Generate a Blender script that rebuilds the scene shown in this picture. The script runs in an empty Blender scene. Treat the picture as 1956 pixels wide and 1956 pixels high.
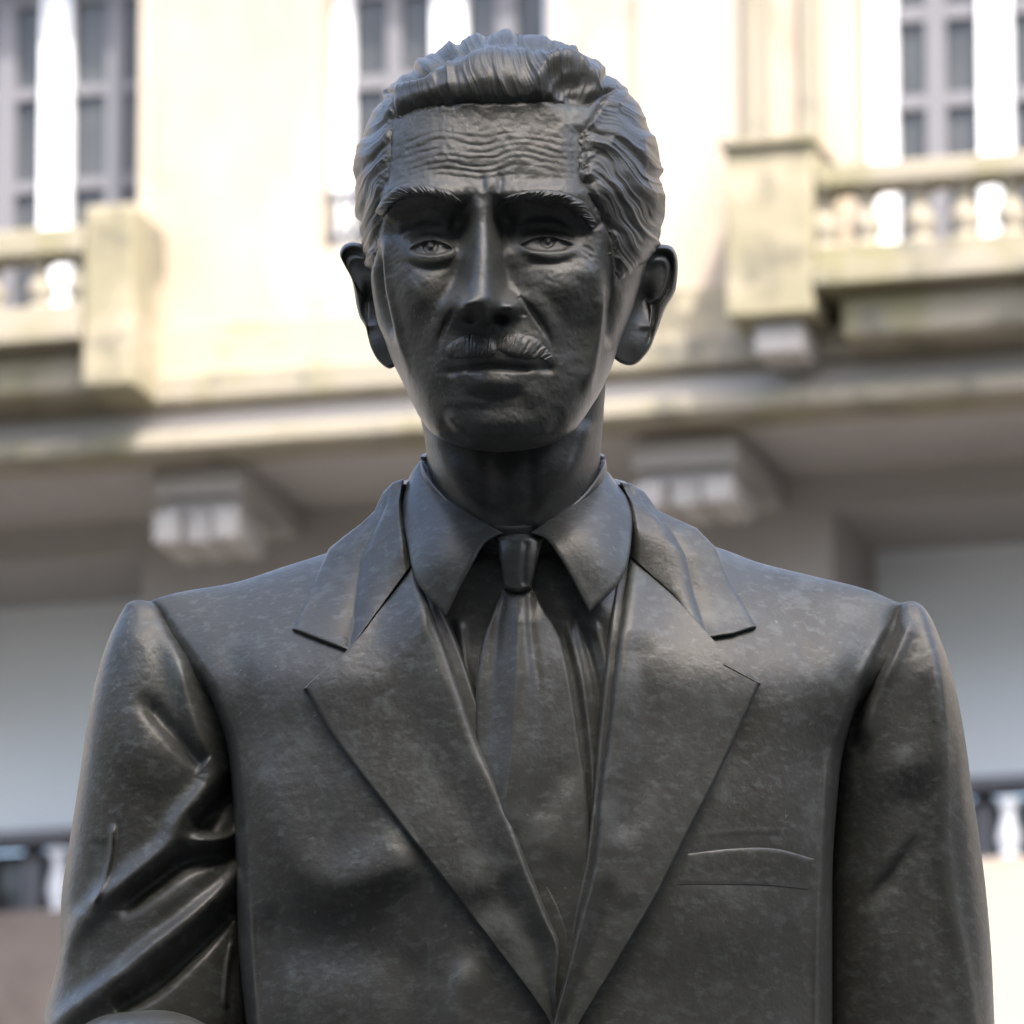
import bpy, math
import numpy as np
from mathutils import Vector
R = math.radians
C = bpy.context.scene.collection

# ------------------------------------------------------------------ camera, sky, sun, exposure
PITCH = R(14.0); DIST = 5.0; S = 0.0003            # metres per unit of the statue's design grid
CEN = np.array([0.0, 0.0, 2.81])                   # point of the statue the lens is aimed at (throat)
cp, sp = math.cos(PITCH), math.sin(PITCH)
FW = np.array([0, cp, sp]); UP = np.array([0, -sp, cp]); RT = np.array([1.0, 0, 0])
CAMP = CEN - DIST * FW
cam = bpy.data.cameras.new('camera'); camo = bpy.data.objects.new('camera', cam); C.objects.link(camo)
camo.location = CAMP; camo.rotation_euler = (R(90) + PITCH, 0, 0)
cam.sensor_width = 36; cam.lens = 36 * DIST / (S * 1956)
cam.clip_start = 0.1; cam.clip_end = 2000
cam.dof.use_dof = True; cam.dof.focus_distance = DIST - 0.09; cam.dof.aperture_fstop = 29
bpy.context.scene.camera = camo
SUN_EL, SUN_AZ = R(56), R(22)                      # azimuth measured from straight behind the camera towards the right
w = bpy.data.worlds.new('World'); bpy.context.scene.world = w; w.use_nodes = True
nt = w.node_tree; nt.nodes.clear()
sky = nt.nodes.new('ShaderNodeTexSky'); sky.sky_type = 'NISHITA'; sky.sun_disc = False
sky.sun_elevation = SUN_EL; sky.sun_rotation = R(180) - SUN_AZ
sky.air_density = 1.0; sky.dust_density = 5.0
bg = nt.nodes.new('ShaderNodeBackground'); bg.inputs[1].default_value = 0.15
ow = nt.nodes.new('ShaderNodeOutputWorld')
nt.links.new(sky.outputs[0], bg.inputs[0]); nt.links.new(bg.outputs[0], ow.inputs[0])
sd = np.array([math.sin(SUN_AZ) * math.cos(SUN_EL), -math.cos(SUN_AZ) * math.cos(SUN_EL), math.sin(SUN_EL)])
sl = bpy.data.lights.new('sun', 'SUN'); sl.energy = 2.1; sl.angle = R(0.53); sl.color = (1, 0.94, 0.85)
so = bpy.data.objects.new('sun', sl); C.objects.link(so); so.location = (5, -10, 30)
so.rotation_euler = Vector(sd).to_track_quat('Z', 'Y').to_euler()
vs = bpy.context.scene.view_settings
vs.view_transform = 'Standard'; vs.look = 'None'; vs.gamma = 1; vs.use_curve_mapping = False
vs.exposure = 2.1

# ------------------------------------------------------------------ helpers
def tag(o, label=None, cat=None, group=None, kind=None):
    for k, v in (('label', label), ('category', cat), ('group', group), ('kind', kind)):
        if v: o[k] = v
    return o

def link(name, me, mat, parent=None, org=None):
    o = bpy.data.objects.new(name, me); C.objects.link(o)
    if mat: me.materials.append(mat)
    if parent: o.parent = parent
    return o

def empty(name, loc=(0, 0, 0)):
    o = bpy.data.objects.new(name, None); C.objects.link(o); o.location = loc
    o.empty_display_size = 0.1
    return o

def mesh_np(name, V, Q, smooth=True):
    me = bpy.data.meshes.new(name)
    V = np.ascontiguousarray(V, dtype=np.float32).reshape(-1, 3); Q = np.asarray(Q, dtype=np.int32)
    me.vertices.add(len(V)); me.vertices.foreach_set('co', V.ravel())
    n = len(Q); me.loops.add(n * 4); me.loops.foreach_set('vertex_index', Q.ravel())
    me.polygons.add(n)
    me.polygons.foreach_set('loop_start', np.arange(0, n * 4, 4, dtype=np.int32))
    me.polygons.foreach_set('loop_total', np.full(n, 4, dtype=np.int32))
    me.polygons.foreach_set('use_smooth', np.full(n, smooth, dtype=bool))
    me.update(calc_edges=True); me.validate()
    return me

def pchip(xk, yk):
    xk = np.asarray(xk, float); yk = np.asarray(yk, float)
    h = np.diff(xk); d = np.diff(yk) / h
    m = np.zeros_like(yk)
    for i in range(1, len(xk) - 1):
        if d[i-1] * d[i] > 0:
            w1 = 2 * h[i] + h[i-1]; w2 = h[i] + 2 * h[i-1]
            m[i] = (w1 + w2) / (w1 / d[i-1] + w2 / d[i])
    m[0] = d[0]; m[-1] = d[-1]
    def f(x):
        x = np.asarray(x, float); xc = np.clip(x, xk[0], xk[-1])
        i = np.clip(np.searchsorted(xk, xc, side='right') - 1, 0, len(xk) - 2)
        t = (xc - xk[i]) / h[i]
        r = ((1 + 2*t) * (1-t)**2) * yk[i] + t * (1-t)**2 * h[i] * m[i] + t*t*(3-2*t) * yk[i+1] + t*t*(t-1) * h[i] * m[i+1]
        return r + np.where(x > xk[-1], (x - xk[-1]) * m[-1], 0) + np.where(x < xk[0], (x - xk[0]) * m[0], 0)
    return f

def keys(*kv):
    return pchip([k[0] for k in kv], [k[1] for k in kv])

def catmull(pts, n, closed=False):
    P = np.asarray(pts, float)
    if closed: Q = np.vstack([P[-1], P, P[0], P[1]])
    else: Q = np.vstack([2*P[0]-P[1], P, 2*P[-1]-P[-2]])
    out = []
    k = len(Q) - 3
    for i in range(k):
        p0, p1, p2, p3 = Q[i:i+4]
        t = np.linspace(0, 1, 16, endpoint=False)[:, None]
        out.append(0.5 * (2*p1 + (p2-p0)*t + (2*p0-5*p1+4*p2-p3)*t**2 + (3*p1-p0-3*p2+p3)*t**3))
    out = np.vstack(out + [Q[-2][None]])
    L = np.r_[0, np.cumsum(np.linalg.norm(np.diff(out[:, :2], axis=0), axis=1))]
    s = np.linspace(0, L[-1], n)
    return np.stack([np.interp(s, L, out[:, j]) for j in range(out.shape[1])], 1)

def lin(pts, n):
    P = np.asarray(pts, float)
    L = np.r_[0, np.cumsum(np.linalg.norm(np.diff(P[:, :2], axis=0), axis=1))]
    s = np.linspace(0, L[-1], n)
    return np.stack([np.interp(s, L, P[:, j]) for j in range(P.shape[1])], 1)

def sstep(a, b, x):
    t = np.clip((x - a) / (b - a), 0, 1); return t*t*(3-2*t)

def gau(u, v, cu, cv, su, sv, a, rot=0.0):
    c, s = math.cos(R(rot)), math.sin(R(rot))
    du, dv = u - cu, v - cv
    x = du*c + dv*s; y = -du*s + dv*c
    return a * np.exp(-(x/su)**2 - (y/sv)**2)

def pdist(u, v, poly):
    """distance, signed distance (+ = right hand of travel, i.e. below when going right) and 0..1 position along a polyline"""
    P = np.asarray(poly, float); n = len(P) - 1
    best = np.full(u.shape, 1e18); sg = np.zeros(u.shape); tt = np.zeros(u.shape)
    for i in range(n):
        a, b = P[i, :2], P[i+1, :2]; e = b - a; l2 = e @ e + 1e-9
        t = np.clip(((u-a[0])*e[0] + (v-a[1])*e[1]) / l2, 0, 1)
        dx = u - a[0] - t*e[0]; dy = v - a[1] - t*e[1]
        d = dx*dx + dy*dy; m = d < best
        best = np.where(m, d, best); tt = np.where(m, (i + t) / n, tt)
        sg = np.where(m, np.sign(e[0]*dy - e[1]*dx), sg)
    d = np.sqrt(best); return d, d*sg, tt

def ridge(u, v, pts, amp, w1, w2=None, t0=0.12, t1=0.12, n=18):
    """a ridge (amp>0) or crease (amp<0) along a smooth line; w1 = width left of travel, w2 = right"""
    w2 = w2 or w1
    poly = catmull(pts, n); mg = 3 * max(w1, w2)
    out = np.zeros(u.shape)
    m = (u > poly[:, 0].min()-mg) & (u < poly[:, 0].max()+mg) & (v > poly[:, 1].min()-mg) & (v < poly[:, 1].max()+mg)
    if not m.any(): return out
    d, sd_, t = pdist(u[m], v[m], poly)
    wd = np.where(sd_ < 0, w1, w2)
    env = np.ones_like(t)
    if t0 > 0: env *= sstep(-0.02, t0, t)
    if t1 > 0: env *= sstep(-0.02, t1, 1-t)
    out[m] = amp * np.exp(-(d/wd)**2) * env
    return out

def hsh(i, j):
    x = (i.astype(np.int64)*374761393 + j.astype(np.int64)*668265263) & 0x7fffffff
    x = ((x ^ (x >> 13)) * 1274126177) & 0x7fffffff
    return ((x ^ (x >> 16)) & 0xffff) / 65535.0

def vnoise(x, y):
    x, y = np.broadcast_arrays(np.asarray(x, float), np.asarray(y, float))
    i, j = np.floor(x), np.floor(y); fx, fy = x-i, y-j
    fx = fx*fx*fx*(fx*(fx*6-15)+10); fy = fy*fy*fy*(fy*(fy*6-15)+10)
    i = i.astype(int); j = j.astype(int)
    a, b, c, d = hsh(i, j), hsh(i+1, j), hsh(i, j+1), hsh(i+1, j+1)
    return (a*(1-fx)+b*fx)*(1-fy) + (c*(1-fx)+d*fx)*fy

def fbm(x, y, o=3):
    r = 0; a = 0.5
    for k in range(o):
        r = r + a*(vnoise(x, y)-0.5)*2; x = x*2.03+17.1; y = y*2.03+5.7; a *= 0.5
    return r

def rid(x, y):                                     # ridged noise 0..1, round crests and narrow grooves
    n = vnoise(x, y); return 1 - np.abs(2*n - 1)**0.8

def W(u, v, F):
    """statue design grid (units right, down, towards the viewer) to world metres; the rays of one viewpoint carry the measurements"""
    k = (1 - F*S/DIST)*S
    X = (u-978)*k; Z = (978-v)*k; Y = F*S
    return CEN + X[..., None]*RT + Z[..., None]*UP - Y[..., None]*FW

def gridq(n, m, off=0, wrap=False):
    i = np.arange(n-1)[:, None]; j = np.arange(m if wrap else m-1)[None, :]
    a = i*m + j; b = i*m + (j+1) % m
    return (np.stack([a, b, b+m, a+m], -1).reshape(-1, 4) + off)

# ------------------------------------------------------------------ materials
def mat(name, base, rough=0.7, metal=0.0, noise=(), bump=None, spec=0.5, edge_shading=()):
    """noise: list of (scale, detail, lo, hi, colour, (sx,sy,sz) stretch) colour blends over the base"""
    m = bpy.data.materials.new(name); m.use_nodes = True
    t = m.node_tree; b = t.nodes['Principled BSDF']
    b.inputs['Roughness'].default_value = rough; b.inputs['Metallic'].default_value = metal
    b.inputs['Specular IOR Level'].default_value = spec
    tc = t.nodes.new('ShaderNodeTexCoord')
    rgb = t.nodes.new('ShaderNodeRGB'); rgb.outputs[0].default_value = (*base, 1); cur = rgb.outputs[0]
    for sc, det, lo, hi, col, st in noise:
        mp = t.nodes.new('ShaderNodeMapping'); mp.inputs['Scale'].default_value = st
        mp.inputs['Location'].default_value = (sc*.37, sc*.11, sc*.71)
        nz = t.nodes.new('ShaderNodeTexNoise'); nz.inputs['Scale'].default_value = sc; nz.inputs['Detail'].default_value = det
        nz.inputs['Roughness'].default_value = 0.62
        t.links.new(tc.outputs['Object'], mp.inputs[0]); t.links.new(mp.outputs[0], nz.inputs[0])
        mr = t.nodes.new('ShaderNodeMapRange'); mr.interpolation_type = 'SMOOTHSTEP'
        mr.inputs[1].default_value = lo; mr.inputs[2].default_value = hi
        t.links.new(nz.outputs[0], mr.inputs[0])
        mx = t.nodes.new('ShaderNodeMix'); mx.data_type = 'RGBA'
        mx.inputs[7].default_value = (*col, 1)
        t.links.new(mr.outputs[0], mx.inputs[0]); t.links.new(cur, mx.inputs[6]); cur = mx.outputs[2]
    if edge_shading:  # painted edge highlights and darker creases, driven by pointiness
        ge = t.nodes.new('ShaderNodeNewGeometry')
        for lo, hi, col in edge_shading:
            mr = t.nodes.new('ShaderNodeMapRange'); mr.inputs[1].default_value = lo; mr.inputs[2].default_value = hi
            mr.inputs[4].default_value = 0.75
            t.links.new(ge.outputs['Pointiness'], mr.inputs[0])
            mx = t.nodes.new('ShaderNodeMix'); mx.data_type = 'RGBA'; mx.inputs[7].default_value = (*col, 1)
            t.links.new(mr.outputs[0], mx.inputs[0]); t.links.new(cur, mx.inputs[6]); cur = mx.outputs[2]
    t.links.new(cur, b.inputs['Base Color'])
    if bump:
        nz = t.nodes.new('ShaderNodeTexNoise'); nz.inputs['Scale'].default_value = bump[0]; nz.inputs['Detail'].default_value = 5
        t.links.new(tc.outputs['Object'], nz.inputs[0])
        bp = t.nodes.new('ShaderNodeBump'); bp.inputs['Strength'].default_value = bump[1]; bp.inputs['Distance'].default_value = bump[2]
        t.links.new(nz.outputs[0], bp.inputs['Height']); t.links.new(bp.outputs[0], b.inputs['Normal'])
    return m

one = (1, 1, 1)
def bronze(name, dust):
    return mat(name, (0.081, 0.084, 0.074), 0.37, 0.10,
               [(5, 3, 0.36, 0.68, (0.092, 0.094, 0.084), one),
                (14, 6, 0.50, 0.76, (0.066, 0.062, 0.046), (1, 1, 0.25)),
                (120, 8, 0.50, 0.66, dust, (1, 1, 1.7)),
                (34, 9, 0.54, 0.68, dust, (1, 1, 1.4)),
                (9, 8, 0.60, 0.76, (0.125, 0.15, 0.13), (4, 4, 0.4)),
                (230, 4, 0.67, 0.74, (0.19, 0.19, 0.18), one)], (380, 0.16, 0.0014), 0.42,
               ((0.515, 0.56, (0.155, 0.162, 0.150)), (0.485, 0.44, (0.040, 0.038, 0.028))))  # edges painted lighter as if catching light, creases painted darker
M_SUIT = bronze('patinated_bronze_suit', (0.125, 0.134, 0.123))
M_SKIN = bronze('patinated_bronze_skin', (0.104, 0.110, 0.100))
M_STONE = mat('cream_limestone', (0.405, 0.345, 0.285), 0.85, 0,
              [(0.7, 4, 0.42, 0.66, (0.34, 0.275, 0.21), (1, 1, 0.4)), (1.0, 6, 0.53, 0.70, (0.235, 0.185, 0.13), (1, 1, 0.5)), (0.5, 4, 0.5, 0.7, (0.375, 0.36, 0.285), one)], (30, 0.3, 0.01))
M_STAIN = mat('weathered_limestone', (0.26, 0.235, 0.185), 0.88, 0,
              [(2.2, 6, 0.45, 0.66, (0.20, 0.185, 0.11), (1, 1, 0.5)), (3.1, 6, 0.52, 0.72, (0.12, 0.115, 0.095), one)], (30, 0.4, 0.01))
M_GRIME = mat('grimy_limestone', (0.36, 0.315, 0.235), 0.88, 0,
              [(0.9, 6, 0.42, 0.62, (0.22, 0.20, 0.13), (1, 1, 1.5)), (2.6, 6, 0.52, 0.7, (0.13, 0.12, 0.09), one)], (30, 0.4, 0.01))
M_SHADE = mat('grey_limestone', (0.37, 0.35, 0.335), 0.88, 0,
              [(1.4, 5, 0.5, 0.72, (0.32, 0.30, 0.285), one)], (30, 0.3, 0.01))
M_TAUPE = mat('taupe_stucco', (0.20, 0.165, 0.145), 0.9, 0, [(1.5, 5, 0.42, 0.65, (0.14, 0.115, 0.10), one)])
M_WHITE = mat('white_window_paint', (0.78, 0.80, 0.84), 0.45)
M_GREYP = mat('grey_window_paint', (0.15, 0.15, 0.165), 0.5)
M_IRON = mat('grey_iron_paint', (0.085, 0.09, 0.105), 0.5)
M_GLASS = mat('dark_window_glass', (0.075, 0.077, 0.08), 0.15, 0, [(1.3, 3, 0.35, 0.7, (0.03, 0.032, 0.034), (1, 1, 0.5))])
M_PALE = mat('pale_blue_plaster', (0.78, 0.84, 0.89), 0.6, 0, [(1.1, 3, 0.4, 0.7, (0.75, 0.82, 0.87), one)])
M_ROOM = mat('dark_interior', (0.035, 0.033, 0.03), 0.9)
M_PAVE = mat('grey_paving', (0.075, 0.073, 0.068), 0.85, 0, [(0.6, 6, 0.4, 0.65, (0.055, 0.054, 0.05), one)], (8, 0.2, 0.01))
M_GRAN = mat('grey_granite', (0.22, 0.21, 0.20), 0.5, 0, [(60, 4, 0.45, 0.6, (0.10, 0.10, 0.10), one)])
M_BRICK = mat('dark_stucco', (0.20, 0.19, 0.15), 0.9, 0, [(0.5, 5, 0.4, 0.7, (0.14, 0.14, 0.10), one)])

# ------------------------------------------------------------------ ground
me = mesh_np('ground', [(-900, -900, 0), (900, -900, 0), (900, 900, 0), (-900, 900, 0)], [(0, 1, 2, 3)], False)
tag(link('ground', me, M_PAVE), kind='structure')

# ------------------------------------------------------------------ boxes
def box_me(name, bxs, bev=0.0):
    """axis aligned boxes (x0,x1,y0,y1,z0,z1) as one mesh"""
    V = []; Q = []
    for (x0, x1, y0, y1, z0, z1) in bxs:
        o = len(V)
        V += [(x0,y0,z0),(x1,y0,z0),(x1,y1,z0),(x0,y1,z0),(x0,y0,z1),(x1,y0,z1),(x1,y1,z1),(x0,y1,z1)]
        Q += [(o,o+3,o+2,o+1),(o+4,o+5,o+6,o+7),(o,o+1,o+5,o+4),(o+1,o+2,o+6,o+5),(o+2,o+3,o+7,o+6),(o+3,o,o+4,o+7)]
    return mesh_np(name, V, Q, False)

def bx(name, b, m, parent, bev=0.0):
    o = link(name, box_me(name, b if isinstance(b, list) else [b]), m, parent)
    if bev:
        md = o.modifiers.new('bevel', 'BEVEL'); md.width = bev; md.segments = 2
    return o

# ------------------------------------------------------------------ the palace front behind the statue
ALPHA = R(15.5); FD = 45.0
PX = S / DIST
O0 = CAMP + FD * FW
ES = np.array([math.cos(ALPHA), -math.sin(ALPHA), 0]); EN = np.array([-math.sin(ALPHA), -math.cos(ALPHA), 0])
pal = empty('palace_building', (O0[0], O0[1], 0)); pal.rotation_euler = (0, 0, -ALPHA)
tag(pal, 'cream limestone palace with white framed windows and balustraded balconies behind the statue', 'building')
# local frame: x along the front (to the right), y into the building, z up
def fp(px, py, n=0.0):
    d = FW + (px-978)*PX*RT + (978-py)*PX*UP
    t = ((O0 + n*EN - CAMP) @ EN) / (d @ EN)
    P = CAMP + t*d
    return (P - O0) @ ES, P[2]
def fx(px, n=0.0, py=500): return fp(px, py, n)[0]
def fz(py, px=978, n=0.0): return fp(px, py, n)[1]
def part(name, s0, s1, n0, n1, z0, z1, m, parent=pal, bev=0.0):
    """n = metres in front of the main wall plane"""
    return bx(name, (s0, s1, -n1, -n0, z0, z1), m, parent, bev)

ZB = fz(735, 978, 0.0)                     # string course under the piano nobile
TOP = ZB + 11.0
GROUND_N = -1.25                           # the ground floor wall stands back under the upper floor
zrailR = fz(312, 1750, 0.45)
# window openings (left, centre, right): the white windows are 0.28 m behind the wall face
WN = -0.28
wx = {'l': (fx(-260, 0), fx(262, 0)), 'c': (fx(612, 0), fx(1052, 0)), 'r': (fx(1632, 0), fx(2060, 0))}
zs = {'l': fz(640, 130, 0), 'c': fz(462, 800, 0), 'r': fz(545, 1800, 0)}
zl = fz(-95, 100, 0)                       # lintel
BAY = (wx['r'][0] + wx['r'][1] - wx['l'][0] - wx['l'][1])/4
mid = (wx['c'][0] + wx['c'][1])/2
extra = [(mid + BAY*q - 0.6, mid + BAY*q + 0.6) for q in (-9, -8, -7, -6, -5, -4, -3, -2, 2, 3, 4, 5, 6, 7, 8, 9)]
ops = sorted([wx[k] for k in 'lcr'] + extra)
edges = [-42.0] + [e for o_ in ops for e in o_] + [42.0]
ZX = fz(545, 1800, 0)
for a, b in extra:
    part('wall', a, b, -0.6, 0.0, zl, TOP, M_STONE); part('wall', a, b, -0.6, -0.002, ZB, ZX, M_STONE)
    wo = bx('window', (a, b, 0.50, 0.55, ZX, zl), M_ROOM, pal)
    for q in (0, .44, .9): bx('post', (a+1.2*q+.004, a+1.2*q+.116, .23, .33, ZX+.002, zl-.002), M_WHITE, wo)
    for q in (0, 1):
        x0 = a + .124 + q*.54
        for j in range(4):
            z0 = ZX + (zl-ZX)*j/4
            bx('pane', (x0, x0+.40, .312, .32, z0+.05, z0+(zl-ZX)/4-.002), M_GLASS, wo)
            bx('glazing_bar', (x0, x0+.40, .25, .29, z0+.001, z0+.049), M_GREYP, wo)
for k in range(0, len(edges)-1, 2):
    part('wall', edges[k], edges[k+1], -0.6, 0.0, ZB, TOP, M_STONE)
for k in 'lcr':
    part('wall', wx[k][0], wx[k][1], -0.6, 0.0, zl, TOP, M_STONE)
    part('wall', wx[k][0], wx[k][1], -0.6, -0.002, ZB, zs[k], M_STONE)

def window(k, posts, muntins, bars, panes_z):
    """posts: white stiles, muntins: grey uprights, bars: grey cross bars (pixel measures on the window plane)"""
    wo = bx('window', (wx[k][0], wx[k][1], 0.50, 0.55, zs[k], zl), M_ROOM, pal)
    for a, b in posts:
        bx('post', (fx(a, WN), fx(b, WN), -WN-0.05, -WN+0.05, zs[k]+.002, zl-.002), M_WHITE, wo)
    for a, b in muntins:
        bx('muntin', (fx(a, WN), fx(b, WN), -WN-0.015, -WN+0.03, zs[k]+.002, zl-.002), M_GREYP, wo)
    cols = sorted(posts + muntins)
    for (pa, pb) in bars:
        for i in range(len(cols)-1):
            a, b = cols[i][1], cols[i+1][0]
            if b - a > 12:
                bx('glazing_bar', (fx(a, WN)+.001, fx(b, WN)-.001, -WN-0.01, -WN+0.03, pa, pb), M_GREYP, wo)
    zz = [zs[k]] + sum([list(q) for q in sorted(bars)], []) + [zl]
    for i in range(len(cols)-1):
        a, b = cols[i][1], cols[i+1][0]
        if b - a < 12: continue
        for j in range(0, len(zz), 2):
            bx('pane', (fx(a, WN), fx(b, WN), -WN+0.032, -WN+0.04, zz[j]+.001, zz[j+1]-.001), M_GLASS, wo)
    return wo
zb = lambda py, px: fz(py, px, WN)
window('l', [(-215, -150), (78, 136)], [(-100, -60), (-12, 27), (200, 236), (258, 275)],
       [(zb(360, 180), zb(338, 180)), (zb(182, 180), zb(160, 180)), (zb(4, 180), zb(-18, 180))], None)
window('c', [(632, 676), (828, 893), (1046, 1070)], [(738, 767), (948, 988)],
       [(zb(166, 780), zb(138, 780)), (zb(335, 780), zb(310, 780)), (zb(-8, 780), zb(-36, 780))], None)
window('r', [(1664, 1718), (1877, 1940), (2040, 2080)], [(1774, 1812)],
       [(zb(205, 1800), zb(178, 1800)), (zb(38, 1800), zb(8, 1800))], None)

# pilaster strips
for a, b, n in ((262, 296, 0.05), (1216, 1240, 0.04), (1425, 1466, 0.07), (1470, 1530, 0.045), (1532, 1562, 0.09)):
    part('pilaster', fx(a, n), fx(b, n), 0.001, n, ZB+.003, TOP-.01, M_STAIN if a in (1532, 1425) else M_STONE)

# turned baluster (square plan swelling), shared mesh
def baluster_me(h, r, prof, n=10):
    V = []; Q = []
    for z, q in prof:
        for i in range(n):
            a = 2*math.pi*(i+.5)/n; V.append((math.cos(a)*r*q, math.sin(a)*r*q, z*h))
    for k in range(len(prof)-1):
        for i in range(n):
            Q.append((k*n+i, k*n+(i+1) % n, (k+1)*n+(i+1) % n, (k+1)*n+i))
    return mesh_np('baluster', V, Q, True)
PROF = [(0, .9), (.08, .9), (.1, .6), (.16, .62), (.34, 1.0), (.5, .82), (.68, .55), (.82, .5), (.88, .66), (.92, .9), (1, .9)]

def balcony(a, b, n, zrail_t, zrail_b, zbal_b, zslab_b, xs, rad, m, ms=None):
    """a,b: s extent; rail, balusters, base; n: projection"""
    root = part('balcony', a, b, 0.001, n + 0.10, zslab_b, zbal_b - (0.10 if not ms else 0.0995), ms or M_STAIN, bev=0.01)       # floor slab
    part('rail', a, b, n - 0.16, n + 0.06, zrail_b, zrail_t, m, root, 0.02)
    part('plinth_course', a, b, n - 0.14, n + 0.04, zbal_b - 0.099, zbal_b, m, root, 0.01)
    bm = baluster_me(zrail_b - zbal_b, rad, PROF); bm.materials.append(m)
    for s in xs:
        o = bpy.data.objects.new('baluster', bm); C.objects.link(o); o.parent = root
        o.location = (s, -(n - 0.05), zbal_b)
    return root
NB = 0.5
zr = lambda py, px: fz(py, px, NB)
# right balcony
bal_r = balcony(fx(1562, NB), fx(2300, NB), NB, zr(308, 1750), zr(352, 1750), zr(462, 1750), zr(540, 1750),
                [fx(q, NB, 400) for q in (1570, 1652, 1754, 1840, 1928, 2015, 2100)], 0.088, M_STAIN)
part('pier', fx(1392, NB), fx(1560, NB), 0.002, NB + 0.08, zr(610, 1470), zr(288, 1470), M_GRIME, bal_r, 0.02)
part('pier_cap', fx(1384, NB), fx(1566, NB), 0.003, NB + 0.12, zr(288, 1470)+.002, zr(272, 1470), M_STAIN, bal_r, 0.01)
part('bracket', fx(1600, NB), fx(2300, NB), 0.004, NB - 0.06, zr(628, 1750), zr(543, 1750), M_STAIN, bal_r, 0.03)
part('bracket', fx(1436, NB), fx(1530, NB), 0.004, NB - 0.02, zr(672, 1470), zr(613, 1470), M_SHADE, bal_r, 0.02)
# left balcony
bal_l = balcony(fx(-500, NB), fx(164, NB), NB, zr(440, 80), zr(494, 80), zr(588, 80), zr(660, 80),
                [fx(q, NB, 540) for q in (-100, -20, 73, 150)], 0.082, M_STAIN)
part('pier', fx(166, NB), fx(262, NB), 0.002, NB + 0.06, zr(742, 210), zr(396, 210), M_GRIME, bal_l, 0.02)
part('bracket', fx(-500, NB), fx(160, NB), 0.004, NB - 0.08, zr(742, 80), zr(664, 80), M_STAIN, bal_l, 0.03)
# small balconet of the middle window
rl = part('railing', wx['c'][0] + .003, wx['c'][1] - .003, -0.12, -0.07, fz(384, 640, -.1), fz(370, 640, -.1), M_IRON)
part('rail', wx['c'][0] + .003, wx['c'][1] - .003, -0.115, -0.075, fz(458, 640, -.1), fz(448, 640, -.1), M_IRON, rl)
bmr = box_me('baluster', [(-.011, .011, -.011, .011, 0, fz(384, 640, -.1) - fz(448, 640, -.1))]); bmr.materials.append(M_IRON)
q = wx['c'][0] + .05
while q < wx['c'][1] - .03:
    o = bpy.data.objects.new('baluster', bmr); C.objects.link(o); o.parent = rl; o.location = (q, .095, fz(448, 640, -.1)); q += .062

# string courses and soffit over the recessed ground floor
part('base_course', -42, 42, 0.0012, 0.035, ZB + 0.163, ZB + 0.44, M_GRIME, bev=0.01)
part('string_course', -42, 42, 0.001, 0.16, ZB - 0.02, ZB + 0.16, M_STAIN, bev=0.03)
part('string_course', -42, 42, -0.2, 0.07, ZB - 0.17, ZB - 0.022, M_SHADE, bev=0.02)
part('string_course', -42, 42, -0.2, 0.20, ZB - 0.27, ZB - 0.172, M_STAIN, bev=0.02)
part('soffit', -42, 42, GROUND_N + .001, -0.201, ZB - 0.26, ZB - 0.05, M_SHADE)
# ground floor wall with two big openings
gz = lambda py, px: fz(py, px, GROUND_N)
gx = lambda px: fx(px, GROUND_N, 1100)
RD = 1.0                                    # depth of the two loggia openings
gb = lambda py, px: fz(py, px, GROUND_N - RD)
oL = (gx(-420), gx(272)); oR = (gx(1590), gx(2400))
zoT = gb(1046, 1800)
ZT = ZB - 0.262
ZW = ZB + 1.0
for a, b in ((-42, oL[0]), (oL[1], oR[0]), (oR[1], 42)):
    part('wall', a, b, GROUND_N - RD - 0.5, GROUND_N, 0, ZW, M_SHADE)
for a, b in (oL, oR):
    part('wall', a, b, GROUND_N - RD - 0.5, GROUND_N, zoT, ZW, M_SHADE)
    zp = gb(1492, 1850) if a == oR[0] else gb(1592, 60)
    part('panel', a, b, GROUND_N - RD - 0.1, GROUND_N - RD, zp, zoT, M_PALE)
    part('transom', a, b, GROUND_N - RD - 0.12, GROUND_N - RD + 0.10, zp - 0.07, zp - .002, M_GREYP)
    part('window', a, b, GROUND_N - RD - 0.2, GROUND_N - RD - 0.16, 0.9, zp - 0.072, M_GLASS)
    n = 14
    for i in range(n):
        s = a + (b-a)*(i+.5)/n
        if i % 2: part('mullion', s-.05, s+.05, GROUND_N - RD - 0.14, GROUND_N - RD - 0.06, 0.9, zp - 0.073, M_GREYP)
# white balusters of the terrace in front of the openings
for pxs, ya, yb in (((-60, 20-130, 112, 165), 1622, 1745), ((1840-10, 1926, 2012), 1522, 1640)):
    tn = GROUND_N + 0.25 if ya < 1600 else GROUND_N - 0.62
    zt, zb2 = fz(ya, pxs[2], tn), fz(yb, pxs[2], tn)
    bm = baluster_me(zt - zb2, 0.062, PROF); bm.materials.append(M_WHITE)
    for q in pxs:
        o = bpy.data.objects.new('baluster', bm); C.objects.link(o); o.parent = pal
        o.location = (fx(q, tn, ya), -tn, zb2)
    s0, s1 = (oL if ya > 1600 else oR)
    part('terrace_wall', s0, s1, tn - 0.14, tn + 0.14, 0, zb2 - .002, M_STONE if ya < 1600 else M_TAUPE, bev=0.02)
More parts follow.
